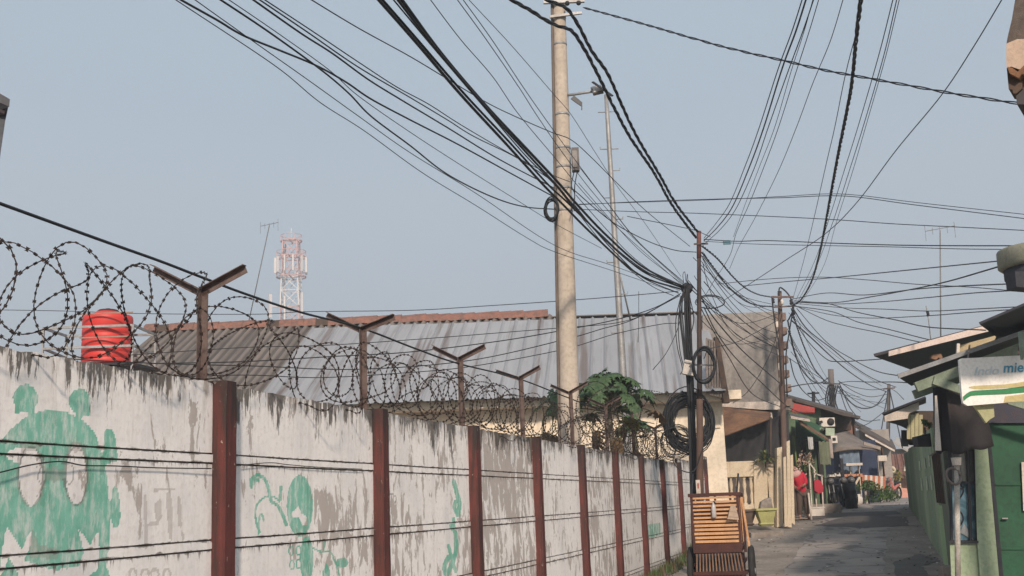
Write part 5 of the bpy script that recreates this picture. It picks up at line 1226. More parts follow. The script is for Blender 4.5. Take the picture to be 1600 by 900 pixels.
fr('pillar', GREENL, shop, [(1519, 590), (1533, 590), (1538, 640), (1560, 890), (1564, gz_), (1534, gz_), (1527, 847), (1523, 702)], YW2 - .05, .35)
fr('lintel_wall', TIN, shop, [(1468, 610), (1519, 610), (1523, 702), (1482, 704)], YW2 + .03, .3)
fr('door_channel', BLACKU, shop, [(1533, 640), (1538, 640), (1560, 890), (1564, gz_), (1572, gz_), (1567, 890), (1544, 640)], YW2 + .02, .3)
for k, (v0, v1) in enumerate(((662, 757), (758.5, 857), (858.5, gz_))):
    fr('door_panel', GREEND, shop, [(1545 + (v0 - 662) * .09, v0), (1672, v0), (1690, v1), (1545 + (v1 - 662) * .09, v1)], YW2 + .12, .05)
fr('door_rail', GREEND, shop, fq(1556, 755.5, 1672, 758.5), YW2 + .10, .02); fr('door_rail', GREEND, shop, fq(1564, 855.5, 1680, 859), YW2 + .10, .02)
fr('door_handle', WHITEP, shop, [(1596, 722), (1600, 722), (1603, 798), (1599, 798)], YW2 + .06, .04)
fr('door_latch', GALV, shop, fq(1566, 809, 1575, 811), YW2 + .05, .04)
fr('upper_wall', M('dark_blue_brick', (.05, .055, .08), (.07, .06, .07), 7, .9, bs=.7), shop, fq(1533, 560, 1680, 661), YW2 + .06, .3)
MB().prism([Vector((P(1486, 800, YW2).x + .1, YW2 + .34, -.1)), Vector((9.5, YW2 + .34, -.1)), Vector((9.5, YW2 + .34, 2.7)), Vector((P(1486, 800, YW2).x + .1, YW2 + .34, 2.7))], (1.2, 3.6, 0)).build('house_body', M('shop_side_wall', (.16, .19, .14), (.12, .14, .11), 1.5, .9), shop)
# window: blue glass behind iron bars with a scroll
N = NT('old_window_glass'); co = N.coord(); f_ = N.noise(co, 3.5, 6, .6, .8)
GLB = N.fin(N.mix(N.ramp(f_, .42, .60), (.06, .15, .20), (.20, .36, .45)), .35, None)
_g2 = M('window_rag', (.42, .44, .44), (.3, .32, .33), 8, .8)
fr('window_pane', GLB, shop, [(1484, 704), (1523, 702), (1527, 847), (1486, 847)], YW2 + .10, .03)
fr('window_shade', M('smoky_shade', (.13, .14, .135), (.09, .10, .10), 5, .8), shop, [(1484, 704), (1523, 702), (1524.3, 752), (1485, 754)], YW2 + .07, .02)
fr('curtain_rag', _g2, shop, [(1500, 832), (1506, 818), (1512, 826), (1519, 838), (1522, 845), (1510, 838)], YW2 + .08, .01)
for u0, u1 in ((1484, 1487), (1512, 1517), (1523, 1527)):
    MB().bar(P(u0, 703, YW2 + .03), P(u1, 846, YW2 + .03), .035, .03, (0, 1, 0)).build('window_bar', BLACKU, shop)
for v in (703, 754, 846): MB().bar(P(1484, v, YW2 + .03), P(1525, v, YW2 + .03), .035, .035).build('window_bar', BLACKU, shop)
mb = MB(); mb.tube(catmull([P(1500 + 5 * math.sin(t * .9), 756 + t * 6.2, YW2 + .02) for t in range(0, 15)], 3), .012, 5); mb.tube(catmull([P(1502 + 4 * math.cos(t), 760 + 4 * math.sin(t), YW2 + .02) for t in range(6)], 3), .010, 5); mb.build('window_scroll', BLACKU, shop)
fr('window_sill', BLACKU, shop, fq(1483, 845, 1529, 848.5), YW2 - .06, .2)
# gable roof over the shop front, seen from below
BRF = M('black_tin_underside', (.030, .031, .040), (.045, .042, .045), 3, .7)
GRF = M('grey_green_rafter', (.24, .29, .22), (.18, .22, .165), 5, .85, streak=.3)
YR = 15.4
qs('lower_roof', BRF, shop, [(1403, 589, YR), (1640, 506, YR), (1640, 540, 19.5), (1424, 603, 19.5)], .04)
MB().bar(P(1403, 588, YR - .05), P(1640, 505, YR - .05), .02, .06).build('roof_edge', M('tin_edge', (.26, .27, .28), (.2, .2, .2), 5, .6), shop)
for k in range(2): MB().bar(P(1431 - k * 3, 605 + k * 12, YR + .15 + k * 1.2), P(1640, 526 + k * 14, YR + .15 + k * 1.2), .06, .13).build('rafter', GRF, shop)
MB().bar(P(1458, 594, YR + .1), P(1512, 613, YR + .1), .05, .11).build('brace', GRF, shop); MB().bar(P(1575, 626, YR + .6), P(1660, 652, YR + .6), .05, .10).build('brace', GRF, shop)
qs('top_roof', M('black_tin_sheet', (.022, .026, .04), (.03, .032, .042), 2, .7), shop, [(1531, 507, 14.2), (1660, 452, 14.2), (1660, 530, 18), (1556, 526, 18)], .03)
# dark hanging screens below the roof
sc_ = thing('sun_screen', 'black patched sun screen hanging below the green rafters', 'screen', P(1500, 600, 15.6))
def sheet(name, m_, par, corners, nu, nv, amp, ph, ragged=0):
    mb = MB(); (a, b, c, d) = [P(*q) for q in corners]
    for j in range(nv + 1):
        for i in range(nu + 1):
            s_, t = i / nu, j / nv; p = a.lerp(b, s_).lerp(d.lerp(c, s_), t); p.y += amp * math.sin(s_ * 11 + ph + t * 2 + 1.5 * math.sin(s_ * 5)) * (.3 + t); p.z -= ragged * t * (mnoise.noise(Vector((s_ * 3, ph, 0))) + .3); mb.v.append(p)
    mb.f = [(j * (nu + 1) + i, j * (nu + 1) + i + 1, (j + 1) * (nu + 1) + i + 1, (j + 1) * (nu + 1) + i) for j in range(nv) for i in range(nu)]; mb.m = [0] * len(mb.f); mb.sm = [True] * len(mb.f)
    o = mb.build(name, m_, par); md = o.modifiers.new('s', 'SOLIDIFY'); md.thickness = .012; return o
SCR = M('dark_screen_cloth', (.028, .027, .03), (.045, .038, .038), 3, .85, streak=.4)
sheet('screen_cloth', SCR, sc_, [(1478, 612, 15.7), (1530, 592, 15.7), (1552, 697, 15.6), (1490, 708, 15.8)], 36, 12, .018, .4, .04)
sheet('screen_cloth', BLACKU, sc_, [(1458, 606, 16.0), (1488, 600, 15.9), (1496, 706, 16.1), (1463, 704, 16.2)], 14, 8, .03, 1.2, .05)
fp_('white_strip', PLASTIC_W, sc_, [(1461, 618), (1464, 618), (1471, 704), (1462, 704)], 15.6, .02)
# upper back roof with pale fascia
h6 = thing('upper_roof_house', 'house with a black soffit and long pale fascia above the shop roof', 'house', P(1480, 700, 21))
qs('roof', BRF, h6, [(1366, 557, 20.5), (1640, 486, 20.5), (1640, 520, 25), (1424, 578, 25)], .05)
MB().slab(P(1388, 557, 20.3), P(1640, 494, 20.3), P(1640, 482, 20.3), P(1388, 549, 20.3), .03).build('fascia', M('pale_pink_fascia', (.60, .50, .45), (.52, .43, .38), 4, .75), h6)
qs('soffit_board', M('yellow_board', (.50, .40, .24), (.42, .34, .21), 4, .8), h6, [(1494, 541, 20.6), (1556, 524, 20.2), (1552, 536, 20.2), (1494, 558, 20.6)], .04)
MB().bar(P(1497, 537, 20.3), P(1496, 556, 20.3), .05, .05, (0, 1, 0)).build('hanger', WHITEP, h6)
MB().prism([P(1455, 560, 20.6), P(1456, 554, 20.6), P(1464, 553, 20.6), P(1470, 552, 20.6), (P(1473, 558, 20.6)), P(1470, 564, 20.6), P(1467, 558, 20.6), P(1463, 562, 20.6)], (0, .1, 0)).build('rust_hole_patch', RUSTTIN, h6)
MB().prism([fac(17.1, -.12, 0), fac(21.4, -.12, 0), fac(21.4, -.12, 3.3), fac(17.1, -.12, 2.9)], RN * -4.5).build('wall', GREENL, h6)
wallseg(MB(), 16.95, 17.6, zg(17) - .1, 1.05, .02, .4).build('low_wall', M('stained_grey_green', (.22, .23, .18), (.15, .15, .125), 2, .9), h6)
wallseg(MB(), 17.6, 21.4, zg(17) - .1, fhit(1468, 789).z, .04, .3).build('plinth_wall', M('bright_green_paint', (.36, .50, .27), (.29, .41, .22), 1.8, .85), h6)
gr_ = thing('window_cage', 'black caged window box above the low green wall', 'window cage', fac(18.6, .1, 1.2))
za, zb2 = fhit(1468, 786, .1).z, fhit(1468, 706, .1).z
MB().prism([fac(17.0, -.1, za - .05), fac(20.3, -.1, za + .05), fac(20.3, -.1, zb2), fac(17.0, -.1, zb2)], RN * .18).build('cage_body', BLACKU, gr_)
for k in range(8):
    y = 17.05 + k * .45; MB().bar(fac(y, .10, za), fac(y, .10, zb2), .025, .025, (0, 1, 0)).build('cage_bar', WOOD_D, gr_)
MB().slab(fac(16.9, .14, zb2 + .02), fac(20.5, .14, zb2 + .02), fac(20.5, -.1, zb2 + .08), fac(16.9, -.1, zb2 + .08), .02).build('cage_roof', TIN, gr_)
# third facade: green boards with slots, gable end above
h7 = thing('board_house', 'green boarded house with a small pale gable further down on the right', 'house', fac(31, 0, .6))
for k in range(12):
    ya = 21.6 + k * 1.35
    wallseg(MB(), ya, ya + 1.335, zg(ya) - .1, fhit(1440, 683).z + .02 * (k % 3), 0, .15).build('wall_board', M('dusty_green_board', (.25, .33, .22), (.19, .26, .17), 2, .85, streak=.3) if k % 3 else GREENL, h7)
MB().prism([fac(21.6, -.16, .1), fac(37.4, -.16, .3), fac(37.4, -.16, fhit(1440, 684).z), fac(21.6, -.16, fhit(1440, 684).z)], RN * -5).build('inner_wall', M('deep_green_wall', (.05, .10, .055), (.04, .08, .045), 2, .9), h7)
for k, y in enumerate((22.8, 24.6, 27.0)):
    for (va, vb) in ((712, 730), (744, 766)):
        a = fhit(1450, va, .03).z; b = fhit(1450, vb, .03).z
        MB().prism([fac(y, .03, b), fac(y + .22, .03, b), fac(y + .22, .03, a), fac(y, .03, a)], RN * -.02).build('pale_slot', M('pale_slot_paint', (.62, .66, .52), (.5, .54, .42), 4, .8), h7)
for k in range(5):
    u = 1417 + k * 6.4; fr('upper_board', M('pale_yellow_board', (.40, .37, .22), (.32, .29, .18), 4, .85) if k not in (4,) else WOOD_D, h7, fq(u, 646 + (k % 2) * 2, u + 5.6, 686), 30.5, .12)
fr('upper_wall', WOOD_D, h7, fq(1417, 642, 1464, 690), 30.8, 2.5)
qs('gable_roof', BRF, h7, [(1379, 648, 29.6), (1447, 622, 28.8), (1447, 630, 34), (1384, 652, 35)], .05)
fp_('gable_board', M('pale_gable', (.50, .43, .37), (.42, .36, .31), 3, .8), h7, [(1382, 650), (1436, 628), (1436, 640), (1420, 646), (1418, 654), (1383, 659)], 29.4, .08)
qs('soffit', BRF, h7, [(1384, 659, 29.6), (1418, 654, 29.6), (1420, 672, 31), (1404, 664, 33)], .03)
wd = fr('meter_cabinet', M('cabinet_grey', (.07, .075, .08), (.05, .05, .055), 4, .7), None, fq(1408, 672, 1419, 697), 31, .3); tag(wd, 'dark grey cabinet fixed at the corner of the boarded house', 'cabinet')
bush('hanging_plant', 'leafy plant in a black pot hanging from the boarded house', 1446, 680, 22.1, .2, .3, 260, 51, .045, [LEAFD, LEAF]); 
hp = thing('hanging_pot', 'black box planter below the hanging leafy plant', 'planter', P(1445, 690, 22)); fp_('pot_body', BLACKU, hp, [(1433, 682), (1458, 676), (1460, 697), (1436, 697)], 22, .3)
# white pipe post with a bucket on top
pp_ = thing('pipe_post', 'white flaking pipe post with an upturned bucket in front of the window', 'post', G(1497, 15.9))
MB().tube([G(1497, 15.9), P(1495, 724, 15.9)], .038, 12).build('pipe', M('flaking_white_pipe', (.50, .48, .44), (.30, .26, .22), 7, .7, streak=.6), pp_)
MB().lathe(P(1495, 727, 15.9), [(.055, 0), (.06, 0), (.075, .10), (.08, .105), (.01, .11)], 4, sm=False).build('bucket', PLASTIC_W, pp_)
mb = MB(); c = P(1490, 744, 15.85); mb.tube([c + Vector((math.cos(a) * .10, math.sin(a) * .04, math.sin(a) * .11)) for a in [k * .52 for k in range(13)]], .02, 5); mb.build('hose_ring', TIN, pp_)
df = tag(MB().prism([fac(17.0, .30, -.02), fac(18.2, .30, 0), fac(18.2, .30, .30), fac(17.0, .30, .35)], RN * -.26).build('doorstep', CONC), 'rough concrete doorstep block behind the white pipe post', 'step')

# sign board
YS = 13.6
sign = thing('sign_board', 'white sign board with faded blue lettering and a green band under the shop roof', 'sign', P(1560, 600, YS))
outl = [(1499, 562), (1503, 560), (1660, 552), (1660, 622), (1512, 634), (1505, 630), (1503, 618)]
MB().prism([P(u, v, YS) for u, v in outl], (0, .05, 0)).build('panel', M('sign_white', (.80, .78, .74), (.74, .72, .68), 3, .45, bs=.05), sign)
def sband(name, up, lo, m_, k):
    mb = MB(); n = len(up); a = [P(u, v, YS - .003 - k * .002) for u, v in up]; b = [P(u, v, YS - .003 - k * .002) for u, v in lo]
    mb.v = a + b; mb.f = [(i, i + n, i + n + 1, i + 1) for i in range(n - 1)]; mb.m = [0] * len(mb.f); mb.sm = [False] * len(mb.f); mb.build(name, m_, sign)
us = [1504, 1510, 1516, 1522, 1530, 1545, 1560, 1580, 1600, 1630, 1658]
sband('tan_stripe', [(u, v) for u, v in zip([1514, 1522, 1535, 1550, 1570, 1590, 1605, 1630, 1658], [604.5, 603, 602, 601.5, 600.5, 598, 595, 590, 586])],
      [(u, v) for u, v in zip([1514, 1522, 1535, 1550, 1570, 1590, 1605, 1630, 1658], [606, 608, 608.5, 607.5, 606.5, 605.5, 604, 602, 600])], M('sign_tan', (.50, .42, .20), (.44, .38, .19), 3, .5), 0)
sband('green_stripe', [(1504.5, 620), (1510, 615), (1516, 611.5), (1524, 610), (1545, 609), (1570, 607.5), (1600, 603.5), (1630, 600), (1658, 597)],
      [(1505.5, 627), (1511, 622), (1517, 618.8), (1524, 618), (1545, 617), (1570, 616.2), (1600, 613.5), (1630, 611), (1658, 608)], M('sign_green', (.035, .22, .085), (.03, .18, .075), 3, .5), 0)
sband('tan_corner', [(1570, 619.5), (1600, 615.5), (1658, 612)], [(1568, 629), (1600, 627), (1658, 621.5)], M('sign_tan', (.50, .42, .20)), 0)
def lettering(txt, u, v, hpx, Y, m_, par, name, slant=.25, sx=1.0):
    cu = bpy.data.curves.new(name, 'FONT'); cu.body = txt; cu.size = 1; cu.shear = slant; cu.extrude = .004; cu.offset = .018; ob_ = bpy.data.objects.new(name, cu); COL.objects.link(ob_)
    dg = bpy.context.evaluated_depsgraph_get(); me = bpy.data.meshes.new_from_object(ob_.evaluated_get(dg)); bpy.data.objects.remove(ob_); bpy.data.curves.remove(cu)
    me.name = name; s_ = hpx * Y / F; o_ = P(u, v, Y); ang = ROLL * 1.0
    for vt in me.vertices:
        x, y, z = vt.co; X_ = x * s_ * sx; Z_ = y * s_; p = o_ + Vector((X_, -z * .6, Z_)); vt.co = p - par.location
    me.materials.clear(); me.materials.append(m_); o = bpy.data.objects.new(name, me); COL.objects.link(o); o.parent = par; return o
lettering('Indo', 1521, 586, 18, YS - .004, M('sign_faded_ink', (.46, .56, .62), (.62, .66, .66), 9, .5), sign, 'faded_lettering', .3, 1.22)
lettering('mie', 1567, 582, 22, YS - .004, M('sign_blue_ink', (.04, .25, .38), (.16, .36, .45), 9, .5), sign, 'blue_lettering', .2, 1.0)
MB().prism([P(1522, 633, YS + .1), P(1552, 630, YS + .1), P(1554, 651, YS + .1), (P(1546, 656, YS + .1)), P(1541, 661, YS + .1)], (0, .05, 0)).build('sign_bracket', M('faded_yellow_metal', (.42, .42, .22), (.33, .33, .19), 5, .7), sign)
for u in (1512, 1590): MB().bar(P(u, 562, YS + .03), P(u + 3, 540, YR + .1), .02, .02).build('hanger', RUST, sign)
hg = thing('hanging_rope', 'bundle of pale rope hanging over the right end of the sign', 'rope', P(1594, 545, 13.4))
for k in range(4): MB().tube(catmull([P(1593 + k * 3, 520, 13.5), P(1595 + k * 2, 545, 13.4), P(1597 + k * 2.5, 562 - k * 3, 13.4)], 5), .02, 6).build('rope_strand', GRF, hg)

# rounded concrete canopy at the right edge
h8 = thing('concrete_canopy', 'round edged mossy concrete canopy at the right edge of the photo', 'canopy', P(1600, 430, 12.2))
mb = MB(); c = P(1640, 398, 12.4); r0 = (P(1640, 400, 12.4).x - P(1563, 400, 12.4).x)
mb.lathe(c + Vector((0, 0, -.02)), [(r0 * .93, -.12), (r0, -.09), (r0, .08), (r0 * .98, .10), (.02, .11)], 40); mb.build('slab_rim', M('mossy_concrete', (.26, .26, .20), (.19, .20, .17), 4, .9, streak=.6), h8)
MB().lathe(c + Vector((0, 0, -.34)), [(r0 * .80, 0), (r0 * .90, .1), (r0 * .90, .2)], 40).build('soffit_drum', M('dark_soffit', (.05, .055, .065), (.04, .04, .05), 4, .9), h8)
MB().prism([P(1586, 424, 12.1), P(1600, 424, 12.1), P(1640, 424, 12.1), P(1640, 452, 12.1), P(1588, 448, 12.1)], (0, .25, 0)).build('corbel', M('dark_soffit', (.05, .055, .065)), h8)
MB().tube([Vector((c.x + .9, c.y + .3, 0)), c + Vector((.9, .3, .8))], .16, 12).build('column', M('mossy_concrete', (.26, .26, .20)), h8)
# weathered eave corner hanging in at the top right
h9 = thing('eave_corner', 'weathered roof corner with a torn beige board hanging in at the top right', 'roof eave', P(1610, 60, 7))
EW = M('weathered_thatch', (.13, .105, .09), (.075, .06, .052), 16, .95, bs=.9)
MB().prism([P(u, v, 7) for u, v in ((1588, -160), (1586, 0), (1581, 30), (1575, 55), (1572.5, 68), (1590, 62), (2000, 58), (2000, -160))], (.55 * .62, .55, 0)).build('shingle_edge', EW, h9)
MB().prism([P(u, v, 6.98) for u, v in ((1572.5, 68), (1590, 61), (2000, 60), (2000, 118), (1592, 108), (1580, 104), (1573, 106), (1572, 90))], (.45 * .62, .45, 0)).build('beige_board', M('torn_beige_board', (.46, .35, .27), (.37, .28, .22), 5, .9), h9)
MB().prism([P(u, v, 6.96) for u, v in ((1574, 104), (1582, 106), (1590, 112), (1598, 104), (1602, 100), (2000, 100), (2000, 122), (1596, 116), (1592, 122), (1584, 118), (1577, 114))], (.3 * .62, .3, 0)).build('broken_wood', M('splintered_wood', (.24, .12, .06), (.15, .08, .045), 14, .9, bs=.9), h9)
MB().prism([P(u, v, 7.02) for u, v in ((1573, 106), (1585, 116), (1597, 120), (1598, 122), (1597, 138), (1588, 146), (1583, 146), (1582, 140), (1576, 139))], (.2 * .62, .2, 0)).build('torn_felt', WOOD_D, h9)
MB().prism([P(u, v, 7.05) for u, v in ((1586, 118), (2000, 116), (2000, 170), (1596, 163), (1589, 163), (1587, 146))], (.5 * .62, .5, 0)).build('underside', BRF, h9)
# grey edge of a building at the left
hA = thing('grey_tower', 'dark grey capped building corner at the left edge of the photo', 'building', Vector((P(-40, 250, 7.5).x, 7.5, 0)))
MB().prism([P(-60, 108, 7.5), P(0, 146, 7.5), P(15.5, 155, 7.5), P(14.5, 167, 7.5), P(0, 160, 7.5), P(-60, 130, 7.5)], Vector((-1.2, .8, 0))).build('cap', M('slate_grey_metal', (.11, .115, .13), (.09, .09, .10), 4, .7), hA)
MB().prism([P(-60, 132, 7.55), P(8, 165, 7.55), P(7, 178, 7.55), P(-60, 150, 7.55)], Vector((-1.2, .6, 0))).build('trim', M('slate_brown', (.06, .05, .055), (.05, .04, .045), 4, .8), hA)
MB().prism([P(-60, 135, 7.6), P(13, 167, 7.6), P(8, 190, 7.6), P(0, 246, 7.6), P(-60, 600, 7.6)], Vector((-1.2, .6, 0))).build('wall', M('slate_wall', (.10, .11, .125), (.08, .085, .095), 4, .8), hA)

# ------------------------------------------------------------------ overhead cables
ORD = ['lowest', 'second lowest', 'third from below', 'fourth from below', 'fifth from below', 'sixth from below', 'seventh from below', 'eighth from below', 'ninth from below', 'tenth from below', 'eleventh from below', 'twelfth from below', 'thirteenth from below', 'fourteenth from below']
def cable(label, uv, Y0, Y1, r, group, mat=CABLE, twist=0):
    pts = polycable(uv, Y0, Y1, 9 if not twist else 16)
    def on(e, f):          # the span carries on past the edge of the picture
        d = (e - f).normalized(); out = []
        for k in range(1, 13):
            p = e + d * .5 * k; z = (p - CAM).dot(FW)
            if z < 1.0: break
            u_, v_ = proj(p)
            if -4 < u_ < 1604 and -4 < v_ < 904: break
            out.append(p)
        return out
    if uv[0][1] < 0 or uv[0][0] < 0: pts = on(pts[0], pts[2])[::-1] + pts
    if uv[-1][0] > 1600: pts = pts + on(pts[-1], pts[-3])
    mb = MB()
    if not twist: mb.tube(pts, r, 5)
    else:
        # resample evenly, then wind the strands round each other
        fine = []; acc = 0.0; fr = []
        for a, b in zip(pts, pts[1:]):
            L = (b - a).length; n = max(1, int(L / .045))
            for i in range(n): fine.append(a.lerp(b, i / n)); fr.append(acc + L * i / n)
            acc += L
        fine.append(pts[-1]); fr.append(acc); d = pts[-1] - pts[0]; x = d.cross(Vector((0, 0, 1))).normalized(); y = x.cross(d).normalized()
        for s_ in range(twist):
            st = []
            for p, l in zip(fine, fr):
                q = l / .30 * 2 * math.pi * .5 + s_ * 2 * math.pi / twist + 1.3 * mnoise.noise(Vector((l * .8, s_, 0)))
                st.append(p + (x * math.cos(q) + y * math.sin(q)) * r * 1.15)
            mb.tube(st, r, 4)
    return tag(mb.build('overhead_cable', mat), label, 'cable', group)
def bunch(tmpl, group, items, mat=CABLE):
    for k, (uv, Y0, Y1, r) in enumerate(items): cable(tmpl % ORD[k], uv, Y0, Y1, r, group, mat)

bunch('black cable from top left sky to concrete pole, %s of bunch', 'cables from the top left to the concrete pole', [
    ([(265, -8), (275, 0), (430, 103), (500, 160), (570, 205), (660, 270), (745, 322), (824, 372), (868, 394), (960, 424), (1060, 458)], 8, 20.6, .0045),
    ([(300, -4), (305, 0), (392, 62), (480, 124), (558, 180), (640, 238), (745, 303), (868, 384), (960, 416), (1062, 454)], 8.2, 20.6, .0045),
    ([(335, -6), (345, 0), (420, 50), (500, 108), (545, 146), (580, 182), (640, 227), (700, 273), (770, 308), (820, 323), (868, 327)], 8.2, 16.7, .009),
    ([(350, -4), (358, 0), (440, 56), (515, 110), (560, 150), (640, 206), (720, 258), (800, 308), (868, 350), (940, 388)], 8.2, 18, .0042),
    ([(272, -8), (283, 0), (340, 32), (366, 48), (390, 60), (440, 80), (495, 103), (540, 128), (580, 155), (640, 187), (720, 228), (800, 272), (866, 308)], 8, 16.6, .010),
    ([(385, -8), (396, 0), (470, 52), (520, 84), (575, 124), (625, 155), (700, 200), (780, 249), (866, 294)], 8.4, 16.6, .009),
    ([(400, -4), (406, 0), (480, 50), (560, 105), (640, 152), (700, 188), (740, 213), (810, 248), (868, 286)], 8.5, 16.6, .007),
    ([(408, -4), (414, 0), (490, 50), (560, 97), (620, 136), (670, 163), (720, 195), (790, 236), (850, 268), (890, 284)], 8.6, 16.8, .006),
    ([(480, -5), (487, 0), (560, 44), (640, 88), (700, 124), (760, 160), (805, 182), (860, 206), (893, 219), (925, 247), (958, 280), (1010, 330), (1078, 385)], 9, 20.4, .006)])
bunch('thick black cable descending to dark cable pole, %s of bunch', 'thick cables to the dark cable pole', [
    ([(580, -14), (592, 0), (650, 66), (720, 148), (790, 224), (850, 290), (878, 318), (930, 370), (1000, 430), (1064, 452)], 9, 20.8, .016),
    ([(586, -14), (598, 0), (654, 64), (724, 145), (794, 220), (856, 288), (884, 314), (936, 364), (1004, 424), (1066, 450)], 9.1, 20.9, .013),
    ([(606, -12), (615, 0), (680, 78), (750, 160), (820, 242), (868, 290), (896, 324), (950, 378), (1010, 424), (1066, 449)], 9.2, 20.9, .008),
    ([(616, -14), (628, 0), (690, 84), (760, 166), (826, 236), (872, 285), (904, 322), (950, 370), (1006, 418), (1068, 448)], 9.2, 20.9, .018),
    ([(611, -14), (622, 0), (684, 80), (754, 162), (822, 238), (870, 290), (900, 326), (945, 374), (1002, 421), (1068, 447)], 9.15, 20.8, .014)])
bunch('thin wire slanting behind the concrete pole, %s of bunch', 'thin wires passing behind the concrete pole', [
    ([(663, -14), (673, 0), (720, 62), (770, 120), (810, 178), (870, 250), (920, 310), (980, 370), (1066, 446)], 9.5, 21, .0045),
    ([(705, -14), (715, 0), (760, 62), (810, 135), (840, 182), (880, 240), (930, 305), (990, 372), (1068, 444)], 9.5, 21, .0045),
    ([(714, -14), (724, 0), (770, 64), (812, 128), (848, 180), (895, 245), (950, 318), (1000, 380), (1068, 442)], 9.6, 21, .0045),
    ([(724, -10), (733, 0), (800, 72), (865, 147), (893, 180), (930, 238), (965, 292), (1010, 352), (1064, 432)], 10, 21, .0038)])
bunch('cable sagging from concrete pole to dark poles, %s of set', 'cables between concrete pole and dark pole', [
    ([(896, 318), (930, 360), (965, 398), (1005, 434), (1060, 458)], 16.9, 20.8, .010),
    ([(898, 326), (940, 378), (980, 418), (1020, 448), (1052, 462)], 16.9, 20.8, .007),
    ([(896, 296), (935, 330), (968, 354), (1015, 378), (1055, 391), (1088, 394)], 16.9, 20.4, .008),
    ([(900, 305), (940, 350), (985, 398), (1030, 432), (1066, 450)], 16.9, 20.8, .006),
    ([(904, 286), (960, 350), (1000, 392), (1040, 424), (1068, 445)], 16.9, 20.8, .005),
    ([(906, 262), (945, 312), (990, 370), (1035, 412), (1068, 440)], 16.9, 20.8, .005)])
# twisted service bundles
G_T = 'twisted power bundles'
cable('twisted black power bundle crossing the top right sky from the concrete pole', [(912, 12), (1000, 36), (1090, 62), (1150, 78), (1230, 96), (1290, 110), (1400, 130), (1500, 148), (1600, 163), (1640, 171)], 16.9, 10, .0085, G_T, CABLE, 2)
cable('left twisted black power bundle from the concrete pole to the rusty steel pole', [(790, -8), (800, 0), (830, 17), (865, 38), (893, 48), (912, 75), (930, 108), (958, 165), (985, 215), (1022, 270), (1050, 320), (1088, 372)], 13, 20.4, .013, G_T, CABLE, 3)
cable('right twisted black power bundle from the concrete pole to the rusty steel pole', [(845, -6), (855, 0), (886, 14), (905, 42), (925, 80), (950, 116), (972, 165), (996, 215), (1030, 272), (1056, 318), (1090, 362)], 14, 20.4, .013, G_T, CABLE, 3)
cable('thick twisted cable plunging from the top right sky to the brown iron pole', [(1347, -10), (1345, 0), (1338, 60), (1331, 130), (1322, 180), (1310, 240), (1299, 300), (1290, 350), (1281, 395), (1268, 440), (1252, 468), (1238, 478)], 10, 32, .012, G_T, CABLE, 3)
cable('upper twisted cable sagging from the rusty steel pole to the brown iron pole', [(1097, 384), (1122, 405), (1145, 432), (1165, 450), (1185, 460), (1205, 464)], 20.4, 32.2, .011, G_T, CABLE, 2)
cable('lower twisted cable sagging from the rusty steel pole to the brown iron pole', [(1097, 394), (1118, 422), (1140, 450), (1165, 470), (1185, 477), (1206, 479)], 20.4, 32.2, .011, G_T, CABLE, 2)
cable('twisted cable dropping from the brown iron pole to the far concrete pole', [(1237, 482), (1247, 515), (1258, 545), (1272, 575), (1284, 590), (1292, 600)], 32.2, 47.8, .014, G_T, CABLE, 2)
cable('twisted cable sagging low from the brown iron pole to the far concrete pole', [(1231, 500), (1240, 545), (1252, 575), (1268, 594), (1282, 598), (1294, 590)], 32.2, 47.8, .014, G_T, CABLE, 2)
cable('twisted cable sagging between the far concrete pole and the far dark pole', [(1309, 602), (1320, 618), (1335, 633), (1352, 638), (1370, 632), (1384, 612)], 47.8, 61.8, .017, G_T, CABLE, 2)
bunch('cable fanning up right from rusty steel pole, %s of fan', 'cables fanning up right from the steel pole', [
    ([(1255, -8), (1253, 0), (1237, 50), (1215, 110), (1186, 200), (1166, 255), (1140, 318), (1118, 350), (1100, 372)], 9.5, 20.4, .006),
    ([(1262, -8), (1259, 0), (1243, 50), (1221, 110), (1193, 200), (1172, 258), (1145, 322), (1122, 354), (1100, 376)], 9.5, 20.4, .009),
    ([(1274, -8), (1271, 0), (1254, 50), (1230, 115), (1200, 200), (1178, 264), (1150, 326), (1126, 358), (1102, 380)], 9.6, 20.4, .006),
    ([(1273, -8), (1270, 0), (1256, 50), (1235, 115), (1210, 200), (1186, 262), (1164, 320), (1146, 370)], 9.7, 20.6, .004),
    ([(1281, -8), (1279, 0), (1264, 50), (1243, 115), (1216, 200), (1192, 265), (1170, 320), (1150, 365), (1140, 400), (1115, 440), (1102, 462)], 9.8, 20.6, .0045),
    ([(1320, -8), (1317, 0), (1297, 65), (1270, 130), (1244, 200), (1215, 270), (1180, 340), (1155, 385), (1140, 420)], 10, 22, .0045)])
bunch('thin wire falling to the brown iron pole, %s of bunch', 'thin wires falling to the brown iron pole', [
    ([(1342, 40), (1330, 80), (1318, 130), (1304, 200), (1290, 260), (1272, 340), (1255, 410), (1238, 470)], 12, 32, .006),
    ([(1398, -8), (1395, 0), (1372, 90), (1340, 200), (1318, 270), (1296, 340), (1272, 410), (1243, 470)], 10.5, 32, .0055),
    ([(1404, -8), (1401, 0), (1380, 90), (1348, 200), (1326, 270), (1302, 345), (1276, 415), (1245, 474)], 10.5, 32, .0055),
    ([(1406, -4), (1404, 4), (1382, 95), (1352, 200), (1330, 275), (1306, 350), (1285, 420), (1250, 476)], 10.6, 32, .0045)])
cable('long thin wire slanting from the top right corner down to the steel poles', [(1570, -8), (1565, 0), (1520, 75), (1470, 150), (1400, 235), (1340, 315), (1290, 365), (1230, 405), (1180, 438), (1130, 470)], 10, 21, .006, 'single wires')
